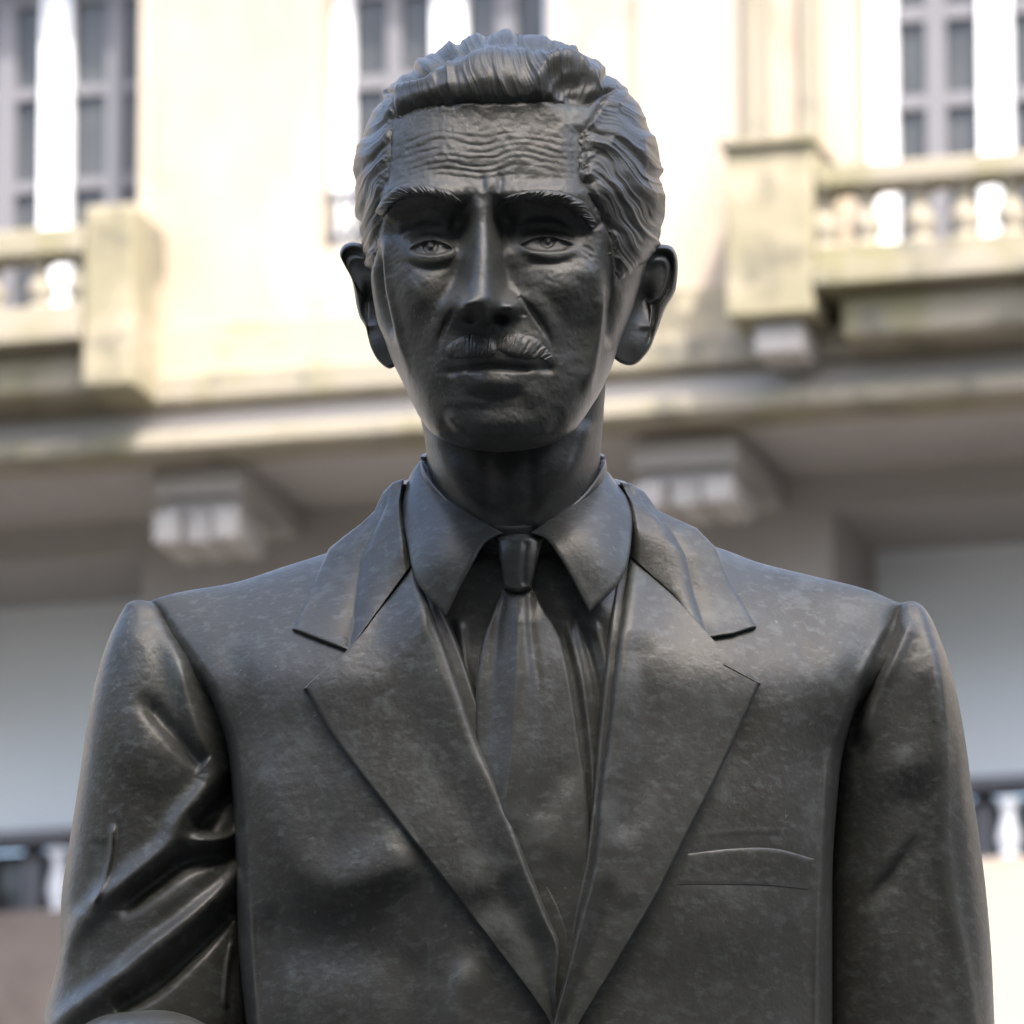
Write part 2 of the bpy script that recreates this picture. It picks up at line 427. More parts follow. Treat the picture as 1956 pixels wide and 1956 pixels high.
# corbels
for px0, px1, pya, pyb, pyc in ((292, 462, 888, 945, 1035), (1205, 1405, 832, 890, 965), (-620, -450, 930, 985, 1075), (2120, 2330, 770, 830, 900)):
    n = -0.15; xa, xb = fx(px0, n, pya), fx(px1, n, pya); pm = (px0+px1)/2
    c = part('corbel', xa, xb, GROUND_N + .001, n, fz(pyb, pm, n), fz(pya, pm, n), M_SHADE, bev=0.02)
    part('corbel_block', xa + .03, xb - .03, n - 0.75, n - 0.08, fz(pyb+26, pm, n), fz(pyb, pm, n) - .003, M_SHADE, c, 0.01)
    k = (xb-xa)/3
    for i in range(3):
        part('corbel_drop', xa + k*i + .01, xa + k*(i+1) - .01, n - 0.45, n + 0.03 - .05*(i == 1), fz(pyc, pm, n), fz(pyb+28, pm, n) - .003, M_SHADE, c, 0.02)

# ------------------------------------------------------------------ unseen building added behind the camera: shades the statue, blocks low sky
opp = empty('added_shade_building', (0, 0, 0))
tag(opp, 'unseen dark stucco building with a tall middle block, added behind the camera to shade the statue', 'building')
for (x0, x1, y0, h) in ((1.0, 15, -11, 25), (-36, 0.998, -11.5, 17.5), (15.002, 40, -11.5, 17.5)):
    wl_ = bx('wall', (x0, x1, -24, y0, 0, h), M_BRICK, opp)
    bx('roof', (x0 - .001, x1 + .001, -24.4, y0 + .4, h + .002, h + .5), M_BRICK, opp)
    for i in range(int((x1-x0-1.5)/3.1)):
        for j in range(int((h-2)/3.9)):
            x = x0 + 1.2 + i*3.1; z = 1.6 + j*3.9
            wn_ = bx('window', (x, x+1.4, y0 + .002, y0 + .07, z, z+2.3), M_GREYP, opp)
            bx('pane', (x+.1, x+1.3, y0 + .071, y0 + .08, z+.1, z+2.2), M_GLASS, wn_)
for nm, lab, (x0, x1, y0, y1, h) in (('added_sky_blocker', 'long unseen dark stucco building added on the left to block low sky', (-34, -24, -9, 24, 17)),
                                     ('added_sky_blocker', 'long unseen dark stucco building added on the right to block low sky', (24.5, 36, -9, 20, 17))):
    sb = empty(nm, (0, 0, 0)); tag(sb, lab, 'building')  # unseen flanking buildings, added to cut low sky light from the sides
    bx('wall', (x0, x1, y0, y1, 0, h), M_BRICK, sb); bx('roof', (x0-.3, x1+.3, y0-.3, y1+.3, h+.002, h+.5), M_BRICK, sb)
    xf = x1 if x1 < 0 else x0; sg = 1 if x1 < 0 else -1
    for i in range(int((y1-y0-1)/3.2)):
        for j in range(3):
            y = y0 + 1 + i*3.2; z = 1.6 + j*3.9
            wn_ = bx('window', (min(xf+.002*sg, xf+.07*sg), max(xf+.002*sg, xf+.07*sg), y, y+1.4, z, z+2.3), M_GREYP, sb)
            bx('pane', (min(xf+.071*sg, xf+.08*sg), max(xf+.071*sg, xf+.08*sg), y+.1, y+1.3, z+.1, z+2.2), M_GLASS, wn_)
# ------------------------------------------------------------------ the bronze statue
ROOT = np.array([0.0, 0.10, 1.0])
statue = empty('bronze_statue', tuple(ROOT))
tag(statue, 'dark bronze statue of a moustached man in suit and tie, standing before the palace', 'statue')

def sheet(name, P, m, parent, thick=0.004, closed_back=True):
    """grid of world points (n, m, 3), facing the viewer, closed behind by a layer set back by thick metres"""
    n, k = P.shape[:2]
    V = P - ROOT
    Bk = V + thick*FW
    q1 = gridq(n, k); q2 = gridq(n, k, n*k)[:, ::-1]
    a = np.r_[np.arange(k), np.arange(1, n)*k + k-1, (n-1)*k + np.arange(k-2, -1, -1), np.arange(n-2, 0, -1)*k]
    b = np.roll(a, -1)
    q3 = np.stack([b, a, a+n*k, b+n*k], -1)
    Vt = np.concatenate([V.reshape(-1, 3), Bk.reshape(-1, 3)])
    Q = np.concatenate([q1, q2, q3])
    me = mesh_np(name, Vt, Q[:, ::-1])
    return link(name, me, m, parent)

def coons(top, bot, left, right, n, m, smooth=True):
    """(n rows, m columns) patch between four lines given left to right / top to bottom; returns (n, m, dims)"""
    f = catmull if smooth else lin
    T, B, L, Rr = f(top, m), f(bot, m), f(left, n), f(right, n)
    s = np.linspace(0, 1, n)[:, None, None]; t = np.linspace(0, 1, m)[None, :, None]
    return ((1-s)*T[None] + s*B[None] + (1-t)*L[:, None] + t*Rr[:, None]
            - ((1-s)*(1-t)*T[0] + (1-s)*t*T[-1] + s*(1-t)*B[0] + s*t*B[-1]))

def edge_round(n, m, wn, wm, r, sides='tblr'):
    """how far the rim of an n x m sheet rolls back: quarter-round of radius r over wn rows / wm columns"""
    i = np.arange(n)[:, None]*np.ones((1, m)); j = np.arange(m)[None, :]*np.ones((n, 1))
    d = np.full((n, m), 9.0)
    if 't' in sides: d = np.minimum(d, i/wn)
    if 'b' in sides: d = np.minimum(d, (n-1-i)/wn)
    if 'l' in sides: d = np.minimum(d, j/wm)
    if 'r' in sides: d = np.minimum(d, (m-1-j)/wm)
    d = np.clip(d, 0, 1)
    return r*(1 - np.sqrt(1 - (1-d)**2))

# ---- head: outline and depth of every level
hL = keys((64, 966), (67, 935), (72, 908), (80, 885), (94, 850), (109, 823), (140, 780), (159, 758), (182, 738), (231, 706), (285, 687), (340, 681), (400, 684), (461, 694),
          (520, 704), (600, 722), (690, 750), (744, 776), (774, 790), (800, 804), (824, 822), (847, 862), (858, 900), (864, 953))
hR = keys((64, 970), (67, 1005), (72, 1038), (80, 1066), (94, 1096), (109, 1122), (140, 1158), (159, 1178), (182, 1201), (231, 1233), (285, 1254), (340, 1262), (400, 1262), (461, 1256),
          (520, 1232), (600, 1206), (690, 1172), (744, 1149), (774, 1131), (800, 1114), (824, 1094), (847, 1054), (858, 1015), (864, 958))
hM = keys((64, 968), (150, 938), (250, 920), (380, 910), (590, 916), (700, 931), (850, 953), (864, 955))
hF = keys((64, -77), (67, -45), (72, -10), (80, 25), (94, 68), (110, 100), (130, 136), (150, 160), (180, 182), (215, 195), (260, 222), (300, 245), (340, 268), (372, 285), (420, 284), (500, 308),
          (600, 338), (650, 356), (700, 370), (760, 382), (800, 386), (825, 380), (843, 355), (855, 320), (864, 270))
hS = keys((64, -77), (200, -75), (300, -80), (460, -55), (600, -15), (700, 66), (744, 108), (774, 148), (800, 188), (824, 218), (847, 254), (864, 270))
hB = keys((64, -77), (70, -180), (90, -300), (140, -400), (250, -480), (460, -440), (600, -380), (700, -280), (780, -120), (840, 110), (864, 266))
hN = keys((64, 2.0), (150, 2.1), (230, 2.5), (330, 2.8), (440, 3.3), (520, 3.8), (680, 3.7), (760, 3.4), (864, 2.5))

def head_base(u, v):
    vv = np.clip(v, 64, 864)
    m = hM(vv); x = np.where(u < m, (u-m)/(m-hL(vv)), (u-m)/(hR(vv)-m))
    n = hN(vv)
    return hS(vv) + (hF(vv)-hS(vv))*np.clip(1-np.abs(np.clip(x, -1, 1))**n, 0, 1)**(1/np.minimum(n, 2.5))

BROW_L = [(724, 410), (741, 386), (768, 367), (805, 363), (840, 370), (868, 382), (888, 396)]
BROW_R = [(952, 392), (972, 380), (1010, 375), (1050, 377), (1085, 385), (1114, 406), (1136, 434)]

def face(u, v):
    """relief of the face towards the viewer"""
    h = np.zeros(u.shape)
    # brow bone, temples, forehead
    h += ridge(u, v, BROW_L, 16, 28, 25, .06) + ridge(u, v, BROW_R, 16, 28, 25, .12, .06)
    h += gau(u, v, 850, 300, 70, 45, 5) + gau(u, v, 1010, 300, 80, 45, 6)
    h += ridge(u, v, [(742, 235), (738, 300), (735, 360)], -9, 12) + ridge(u, v, [(1104, 235), (1106, 310), (1124, 378), (1140, 440)], -9, 18)
    # wrinkles
    bend = 24*sstep(850, 760, u)**1.3 + 10*np.exp(-((u-918)/42)**2) + 14*sstep(990, 1110, u) - 4*np.exp(-((u-1000)/45)**2)
    q = v - bend + 6*fbm(u/55, v/26, 3)
    msk = sstep(235, 262, v-bend*.6)*sstep(352, 330, v-bend*.5)*sstep(748, 785, u)*sstep(1112, 1080, u)
    wr = np.sin(2*np.pi*q/13.5)
    h += (0.36 - 0.14*sstep(930, 1010, u))*msk*(1.5*wr - 1.2*np.clip(-wr, 0, 1)**3)*(0.15+1.25*vnoise(u/48+3, v/11))
    h += ridge(u, v, [(926, 372), (922, 350), (926, 328)], -4.5, 6, 6, .4, .4) + ridge(u, v, [(953, 374), (956, 350), (952, 326)], -5, 6, 6, .4, .4)
    h += gau(u, v, 938, 352, 16, 28, 5)
    # eye sockets
    h += gau(u, v, 812, 432, 66, 30, -31, 0) + gau(u, v, 1046, 427, 66, 32, -35, 0)
    h += gau(u, v, 878, 430, 26, 40, -21) + gau(u, v, 964, 428, 26, 42, -26)
    h += gau(u, v, 815, 470, 62, 34, -14) + gau(u, v, 1046, 462, 62, 34, -14)
    # heavy upper lid folds hanging from the brow
    h += ridge(u, v, [(752, 440), (790, 424), (830, 420), (866, 436)], 9, 12, 10) + ridge(u, v, [(978, 432), (1015, 414), (1060, 416), (1108, 440)], 12, 13, 9)
    # eyeballs, lids, bags
    for (cu, cv, pts_u, pts_l, bag, iu, iv) in (
        (822, 470, [(778, 478), (798, 464), (826, 458), (852, 465), (870, 479)], [(776, 478), (800, 487), (826, 490), (850, 486), (872, 477)], [(770, 490), (790, 506), (820, 513), (852, 506), (878, 488)], 822, 468),
        (1044, 461, [(990, 470), (1014, 456), (1044, 451), (1076, 457), (1102, 469)], [(988, 470), (1014, 479), (1044, 483), (1076, 480), (1104, 468)], [(990, 482), (1016, 496), (1050, 503), (1084, 497), (1110, 480)], 1046, 458)):
        h += gau(u, v, cu, cv+1, 47, 27, 24)
        h += ridge(u, v, pts_u, 8, 5, 4, .2, .2) + ridge(u, v, [(p[0], p[1]-13) for p in pts_u], -4, 6, 6, .3, .3)
        d, sd_, t = pdist(u, v, catmull(pts_u, 24)); d2, sd2, t2 = pdist(u, v, catmull(pts_l, 24))
        ap = sstep(0, 5, sd_)*sstep(0, 5, -sd2)*((u > pts_u[0][0]) & (u < pts_u[-1][0]))
        ap = np.where((d < 70) & (d2 < 70), ap, 0)
        h += -3.5*ap
        rr = np.hypot(u-iu, (v-iv))
        h += ap*(-5*sstep(17, 14, rr)*sstep(4, 9, rr) + 3*np.exp(-((u-iu-1)/5)**2-((v-iv-4)/5)**2))
        h += ridge(u, v, pts_l, 4, 5, 9, .2, .2)
        h += ridge(u, v, bag, -4, 6, 10, .35, .35) + ridge(u, v, [((a[0]+b[0])/2, (a[1]+b[1])/2) for a, b in zip(pts_l, bag)], 5, 9, 9, .3, .3)
    for k in range(3):                                  # crow's feet
        h += ridge(u, v, [(1108, 470+k*9), (1122, 474+k*12), (1136, 484+k*15)], -2, 4, 4, .4, .4)
        h += ridge(u, v, [(768, 480+k*9), (756, 484+k*11), (746, 494+k*13)], -1.8, 4, 4, .4, .4)
    # nose
    nx = keys((340, 920), (400, 921), (454, 922), (520, 920), (560, 917), (592, 914), (640, 920))(v)
    top = keys((340, 14), (400, 11), (454, 15), (500, 14), (530, 20), (560, 27), (592, 32), (640, 32))(v)
    bas = keys((340, 40), (400, 27), (454, 35), (520, 43), (570, 50), (592, 54), (640, 60))(v)
    H = keys((330, 0), (370, 8), (400, 28), (430, 50), (454, 66), (490, 84), (530, 103), (556, 116), (574, 120), (585, 113), (594, 96), (603, 72), (613, 42), (626, 12), (642, 0))(v)
    wn_ = 0.5*(top + bas)
    dx = np.abs(u-nx)
    prof = np.exp(-(dx/np.maximum(wn_*1.05, 1))**2.7)
    h += np.clip(H, 0, None)*prof
    h += gau(u, v, 914, 572, 26, 18, 9)
    h += gau(u, v, 881, 582, 19, 18, 40) + gau(u, v, 977, 586, 20, 19, 44)
    h += ridge(u, v, [(868, 606), (866, 588), (876, 566)], -7, 7) + ridge(u, v, [(998, 606), (998, 588), (988, 566)], -7, 7)
    h += gau(u, v, 899, 608, 13, 9, -34) + gau(u, v, 955, 608, 15, 10, -42) + gau(u, v, 926, 606, 9, 12, 14)
    # cheeks
    h += gau(u, v, 800, 560, 54, 48, 16) + gau(u, v, 1078, 550, 62, 46, 22) + gau(u, v, 1126, 520, 26, 22, 8)
    h += gau(u, v, 795, 655, 38, 58, -10) + gau(u, v, 1104, 655, 42, 60, -12)
    h += gau(u, v, 880, 535, 26, 30, -10) + gau(u, v, 966, 528, 26, 34, -12)
    # nasolabial folds
    NL = [(888, 556), (872, 584), (853, 616), (840, 652), (837, 685)]
    NR = [(984, 560), (1008, 584), (1032, 615), (1050, 650), (1056, 682)]
    h += ridge(u, v, NL, -9, 5, 6, .3, .5) + ridge(u, v, [(p[0]-18, p[1]-4) for p in NL], 7, 22, 16, .4, .5)
    h += ridge(u, v, NR, -10, 6, 5, .35, .5) + ridge(u, v, [(p[0]+19, p[1]-5) for p in NR], 9, 16, 22, .4, .5)
    # muzzle, mouth, chin
    h += gau(u, v, 944, 676, 84, 62, 24)
    h += ridge(u, v, [(864, 713), (890, 707), (930, 701), (962, 702), (1002, 705), (1040, 705)], -13, 8, 6, .3, .3)
    h += gau(u, v, 862, 711, 13, 9, -8) + gau(u, v, 1046, 704, 13, 9, -9)
    h += ridge(u, v, [(880, 725), (910, 731), (946, 732), (978, 731), (1008, 723)], 18, 22, 18, .4, .4)
    h += ridge(u, v, [(886, 748), (930, 757), (970, 759), (1008, 750)], -4, 8, 11, .4, .4)
    h += gau(u, v, 1018, 752, 22, 20, 7) + gau(u, v, 884, 762, 26, 24, 4)
    h += gau(u, v, 952, 812, 74, 40, 20) + gau(u, v, 930, 768, 60, 9, 4)
    h += ridge(u, v, [(838, 778), (850, 806), (872, 830), (900, 846)], -9, 8, 12, .4, .3) + ridge(u, v, [(852, 782), (866, 808), (890, 832)], 7, 9, 9, .3, .3)
    h += ridge(u, v, [(1076, 775), (1062, 806), (1040, 834)], -6, 12, 12, .4, .4)
    # side planes: cheek edge, groove, sideburn
    h += ridge(u, v, [(736, 440), (734, 520), (742, 570), (757, 625), (775, 700), (790, 770)], 7, 9, 12, .1, .2)
    h += ridge(u, v, [(727, 490), (733, 560), (745, 610), (756, 650)], -14, 7, 7, .2, .3)
    h += ridge(u, v, [(1152, 540), (1144, 600), (1128, 680), (1114, 760)], 8, 16, 9, .2, .2) + ridge(u, v, [(1158, 440), (1164, 540), (1166, 620), (1160, 670)], -16, 10, 10, .2, .3)
    h += 2.0*fbm(u/30, v/30, 3) + 0.7*fbm(u/9, v/9, 2)
    return h

def headF(u, v): return head_base(u, v) + face(u, v)

def head_grid(nr, nf, nb):
    t = np.linspace(0, 1, nr); t = 0.45*t + 0.55*(0.5-0.5*np.cos(np.pi*t))
    v = 64 + 800*t
    a = np.linspace(-np.pi/2, np.pi/2, nf)
    # even spread over the front in both directions
    xs = np.sign(a)*np.abs(np.sin(a))**0.92
    b = np.linspace(np.pi/2, 3*np.pi/2, nb+2)[1:-1]
    m, l, r, n = hM(v)[:, None], hL(v)[:, None], hR(v)[:, None], hN(v)[:, None]
    xf = xs[None, :]*np.ones((nr, 1))
    # keep points on the curve: the last columns step down the side by depth
    ux = np.where(xf < 0, m + xf*(m-l), m + xf*(r-m))
    y = np.clip(1-np.abs(xf)**n, 0, 1)**(1/np.minimum(n, 2.5))
    Ff = hS(v)[:, None] + (hF(v)-hS(v))[:, None]*y
    c = (l+r)/2; hw = (r-l)/2
    ub = c + hw*np.sin(b)[None, :]
    Fb = hS(v)[:, None] + (hB(v)-hS(v))[:, None]*(-np.cos(b))[None, :]
    U = np.concatenate([ux, ub], 1); F = np.concatenate([Ff, Fb], 1); Vv = v[:, None]*np.ones_like(U)
    return U, Vv, F

U, V_, F = head_grid(470, 620, 70)
nfront = 620
# outward normals in grid units
def normals(U, V, F):
    P = np.stack([U, V, F], -1)
    di = np.gradient(P, axis=0)
    dj = (np.roll(P, -1, 1)-np.roll(P, 1, 1))
    N = np.cross(di, dj)
    N /= np.linalg.norm(N, axis=-1, keepdims=True)+1e-9
    c = np.array([960, 450, -60.0])
    s = np.sign(((P-c)*N).sum(-1)); N *= np.where(s == 0, 1, s)[..., None]
    return N
Fh = F.copy()
Fh[:, :nfront] += face(U[:, :nfront], V_[:, :nfront])*sstep(0, 40, Fh[:, :nfront]-hS(V_[:, :nfront]))

# hair region and relief
HAIRLINE_L = [(757, 214), (746, 232), (741, 300), (733, 362), (727, 420), (720, 470), (713, 515), (706, 548)]
HAIRLINE_R = [(1158, 176), (1132, 214), (1110, 252), (1108, 322), (1122, 368), (1140, 400), (1162, 448), (1174, 492), (1177, 530), (1172, 566)]
vfront = keys((740, 236), (757, 226), (790, 211), (830, 202), (900, 198), (945, 198), (1000, 196), (1033, 194), (1080, 196), (1120, 196), (1158, 178), (1180, 180))
ul = keys(*[(p[1], p[0]) for p in HAIRLINE_L]); ur = keys(*[(p[1], p[0]) for p in HAIRLINE_R])

def lock(s, wdt, A, seed=0.0):
    """overlapping locks: each swells to its lower edge and drops onto the next"""
    f = s/wdt; k = np.floor(f); x = f - k
    a = A*(0.65 + 0.7*hsh(k + 50, k*0 + seed*7 + 3))
    return a*(x**0.7)*(1 - sstep(0.62, 1.0, x))

def hair_relief(u, v, back):
    jag = 3*fbm(u/9, v/9, 2) + 4*fbm(u/37, u*0+1.5, 2)
    top = sstep(8, -12, v-vfront(u) + 1.5*jag) * sstep(738, 764, u) * sstep(1176, 1146, u)
    top = np.maximum(top, sstep(190, 168, v))
    lft = sstep(9, -14, u-ul(v)+1.5*jag)*sstep(165, 190, v)*sstep(560, 505, v)
    rgt = sstep(-10, 16, u-ur(v)+2*jag)*sstep(150, 182, v)*sstep(575, 520, v+0.5*np.clip(u-1180, 0, 60)*1.5)
    mask = np.clip(np.maximum(np.maximum(top, lft), rgt), 0, 1)
    mask = np.where(back, sstep(690, 640, v), mask)
    crest = keys((740, 172), (756, 166), (819, 149), (859, 124), (908, 110), (938, 100), (981, 99), (1024, 104), (1074, 110), (1114, 130), (1147, 158), (1165, 184))(u) + 15 + 6*fbm(u/22, u*0+.3, 2)
    d = (vfront(u)-v)/np.maximum(vfront(u)-crest, 8)
    infr = (u > 735) & (u < 1176)
    ends = sstep(738, 800, u)*sstep(1176, 1120, u)
    roll = np.where(infr, 20*sstep(-.12, .55, d)*(0.75+0.25*np.sin(np.pi*np.clip(d, 0, 1))) + 9*np.exp(-((d-0.90)/0.2)**2), 0)*sstep(1.42, 0.98, d)
    roll -= np.where(infr, 11*np.exp(-((d-1.38)/0.2)**2), 0)
    roll *= 0.25 + 0.75*ends
    s = u + 14*np.sin(v/34.0 + u/90) + 12*fbm(u/50, v/60, 2)
    fr = 9*rid(s/27, v/150+4) + 5.5*rid(s/11.5+9, v/70) + 3*rid(s/5.2, v/60+2)
    ang = np.arctan2(u-962, 330-v); rad = np.hypot(u-962, 330-v)
    s2 = ang*255 + 0.45*rad + 18*fbm(u/60, v/60, 2)
    cr = lock(np.abs(s2+20)+7*fbm(u/15, v/15, 2), 58, 20, 1) + 12 + 5*rid(s2/14+4, rad/40) + 2.5*rid(s2/6, rad/30)
    sr = v - (0.35+0.0030*np.clip(v-210, -40, 260))*(u-1150) + 24*fbm(u/60+5, v/60, 2) + 11*np.sin((u-1100)/27)
    rt = lock(sr, 52, 12, 2)*(.5+.7*vnoise(u/45, v/45)) + 4.5*rid(sr/14+7, u/70) + 2.2*rid(sr/6.2+u/50, u/40) + 8*rid(sr/33, u/60)
    sl_ = v + (0.6+0.008*np.clip(v-240, -40, 200))*(u-735) + 20*fbm(u/40, v/50+9, 2)
    lt = lock(sl_, 46, 13, 3)*(.5+.7*vnoise(u/40, v/40+8)) + 4.5*rid(sl_/14, u/60) + 2.2*rid(sl_/6.2, u/40+2) + 5*rid(sl_/30, u/60)
    cr = cr - 19; rt = rt - 9; lt = lt - 8
    wf = np.where(infr, sstep(1.35, 1.05, d)*sstep(-.3, 0, d), 0)*sstep(742, 775, u)*sstep(1172, 1140, u)
    wr = sstep(1095, 1160, u)*sstep(140, 215, v)*(1-wf); wl = sstep(800, 735, u)*sstep(170, 235, v)*(1-wf)
    wc = np.clip(1-wf-wr-wl, 0, 1)
    h = wf*fr*1.15*(0.15 + 0.85*sstep(0, .45, d)) + np.where(infr, roll, 0)*sstep(-.3, 0, d) + wr*rt + wl*lt + wc*cr
    # curl over the right temple
    h += np.where(back, 0, ridge(u, v, [(1030, 200), (1026, 160), (1046, 130), (1082, 121), (1118, 137), (1150, 172)], 22, 13, 16, .1, .2)
         + gau(u, v, 1092, 172, 44, 24, -46, 12) + ridge(u, v, [(1052, 190), (1056, 164), (1080, 150), (1108, 160)], 5, 7)
         + ridge(u, v, [(1075, 194), (1086, 174), (1108, 176)], 4, 6))
    return h, mask
back = np.zeros_like(U, bool); back[:, nfront:] = True
hh, hm = hair_relief(U, V_, back)
N = normals(U, V_, F)
P = np.stack([U, V_, F], -1)
off = (hh*0.66 + 1)*hm - 14*(1-hm)
off[0] = off[0].mean(); off[-1] = off[-1].mean()
Ph = P + N*off[..., None]
hair_V = W(Ph[..., 0], Ph[..., 1], Ph[..., 2]) - ROOT
q = gridq(U.shape[0], U.shape[1], 0, True)
mk = hm.ravel()[q].max(1) > 0.02
q = q[mk]
used_v = np.unique(q); remap = np.zeros(U.size, int); remap[used_v] = np.arange(len(used_v))
hair_me = mesh_np('hair', hair_V.reshape(-1, 3)[used_v], remap[q])

# skull under the hair is set in a little
inset = np.clip(hm, 0, 1)*7
Fh = Fh - np.where(back, 0, gau(U, V_, 1092, 172, 46, 26, 38, 12))
side = np.where(back, 0, ridge(U, V_, [(1172, 548), (1172, 610), (1164, 672)], -12, 14, 13, .4, .3) + ridge(U, V_, [(1150, 540), (1142, 620), (1132, 690), (1116, 770)], 7, 10, 14, .2, .3)
       + ridge(U, V_, [(724, 470), (731, 560), (744, 620), (758, 668)], -13, 7, 7, .2, .3) + ridge(U, V_, [(714, 480), (720, 560), (732, 622), (746, 660)], 7, 6, 6, .2, .3)
       + ridge(U, V_, [(738, 450), (738, 520), (748, 580), (762, 640), (778, 710)], 6, 7, 9, .2, .3) + (0.8 + 1.2*sstep(150, 60, Fh))*fbm(U/30, Fh/40+V_/34, 2) + 0.25*fbm(U/9, Fh/10+V_/10, 2))
Ps = np.stack([U, V_, Fh], -1) - N*inset[..., None] + N*(side*sstep(0.6, 0.1, hm)*sstep(64, 120, V_)*sstep(864, 820, V_))[..., None]
hv = (W(Ps[..., 0], Ps[..., 1], Ps[..., 2]) - ROOT).reshape(-1, 3)
head_q = gridq(U.shape[0], U.shape[1], 0, True)

# neck
nL = keys((690, 800), (794, 803), (830, 810), (880, 815), (950, 812), (1080, 800)); nR = keys((690, 1160), (790, 1153), (880, 1147), (950, 1152), (1080, 1170))
nF = keys((690, 90), (760, 150), (850, 190), (900, 203), (950, 200), (1010, 206), (1080, 215))
def neck_F(u, v):
    c = (nL(v)+nR(v))/2; x = np.clip((u-c)/((nR(v)-nL(v))/2), -1, 1)
    f = 10 + (nF(v)-10)*np.sqrt(np.clip(1-np.abs(x)**2.2, 0, 1))
    f = f + ridge(u, v, [(828, 820), (860, 900), (905, 970), (955, 1020)], 15, 22, 20) + ridge(u, v, [(1126, 800), (1100, 880), (1052, 960), (1005, 1020)], 15, 20, 22)
    f = f + gau(u, v, 970, 918, 26, 30, 15) + gau(u, v, 930, 900, 12, 60, -5) + gau(u, v, 1012, 910, 12, 60, -6)
    f = f + ridge(u, v, [(880, 905), (930, 925), (990, 928), (1050, 905)], -1.5, 6) + ridge(u, v, [(890, 945), (940, 962), (1000, 962), (1050, 940)], -1.5, 6)
    return f
vn = np.linspace(690, 1080, 150)[:, None]; an = np.linspace(-np.pi/2, np.pi/2, 200)[None, :]
cn = (nL(vn)+nR(vn))/2; wn2 = (nR(vn)-nL(vn))/2
un = cn + wn2*np.sin(an); vnn = vn*np.ones_like(un); fn = neck_F(un, vnn)
ab = np.linspace(np.pi/2, 3*np.pi/2, 42)[None, 1:-1]
un = np.concatenate([un, cn + wn2*np.sin(ab)], 1); vnn = vn*np.ones_like(un)
fn = np.concatenate([fn, 10 + 200*np.cos(ab)*np.ones_like(vn)], 1)
nv = (W(un, vnn, fn) - ROOT).reshape(-1, 3)

# ears: closed shells, one outline each
def ear(outline, c, F0, gu, gv, side):
    n = 160; m = 44
    o = catmull(outline, n+1, True)[:-1]
    r = np.linspace(0, 1, m)**0.8
    c = np.array(c, float)
    uv = c + (o-c)[None]*r[:, None, None]
    u, v = uv[..., 0], uv[..., 1]
    edge = (1-r)[:, None]*np.linalg.norm(o-c, axis=1)[None]      # units in from the rim
    f = F0 + gu*(u-c[0]) + gv*(v-c[1])
    upper = sstep(668, 620, v)
    outer = sstep(-0.2, 0.5, side*(u-c[0])/50)
    f += upper*(0.35+0.65*outer)*10*np.exp(-((edge-7)/6.5)**2) - upper*outer*9*np.exp(-((edge-19)/6)**2) + upper*outer*6*np.exp(-((edge-31)/8)**2)
    f += np.where(edge < 7, -16*(1-np.sqrt(np.clip(1-(1-edge/7)**2, 0, 1))), 0)
    k = side
    cx = c[0]
    f += gau(u, v, cx-4*k, 572, 20 if k > 0 else 12, 34, -30) + gau(u, v, cx+2*k, 512, 16, 22, -9)
    f += gau(u, v, cx-26*k, 572, 9, 17, 16) + gau(u, v, cx+2, 622, 12, 8, 8)
    f += gau(u, v, cx-8*k, 660, 24, 26, 7)
    front = np.stack([u, v, f], -1).reshape(-1, 3)
    bk = np.stack([u, v, f - 26 - 10*np.clip(edge/20, 0, 1)], -1).reshape(-1, 3)
    q1 = gridq(m, n, 0, True); q2 = gridq(m, n, m*n, True)[:, ::-1]
    a = (m-1)*n + np.arange(n); b = np.roll(a, -1)
    q3 = np.stack([a, b, b+m*n, a+m*n], -1)
    X = np.concatenate([front, bk])
    return (W(X[:, 0], X[:, 1], X[:, 2]) - ROOT), np.concatenate([q1, q2, q3])
EAR_R = [(1236, 476), (1254, 468), (1269, 467), (1283, 471), (1292, 485), (1295, 505), (1293, 536), (1288, 560), (1271, 589), (1260, 619), (1250, 645), (1241, 667), (1226, 686),
         (1213, 696), (1198, 698), (1181, 691), (1168, 676), (1163, 640), (1170, 590), (1184, 535), (1208, 494)]
EAR_L = [(677, 463), (661, 466), (652, 474), (649, 487), (658, 507), (670, 529), (676, 552), (680, 578), (687, 605), (698, 625), (703, 645), (710, 668), (723, 690), (742, 704), (755, 699),
         (762, 686), (752, 655), (738, 622), (728, 585), (720, 545), (712, 505), (698, 472)]
ev1, eq1 = ear(EAR_R, (1232, 575), -22, -0.85, 0.25, 1)
ev2, eq2 = ear(EAR_L, (702, 575), -26, 0.85, 0.25, -1)
allv = np.concatenate([hv, nv, ev1, ev2]); o1 = len(hv); o2 = o1+len(nv); o3 = o2+len(ev1)
allq = np.concatenate([head_q, gridq(150, un.shape[1], o1, True), eq1+o2, eq2+o3])
head_me = mesh_np('head', allv, allq)
head = link('head', head_me, M_SKIN, statue)
hair = link('hair', hair_me, M_SKIN, head)

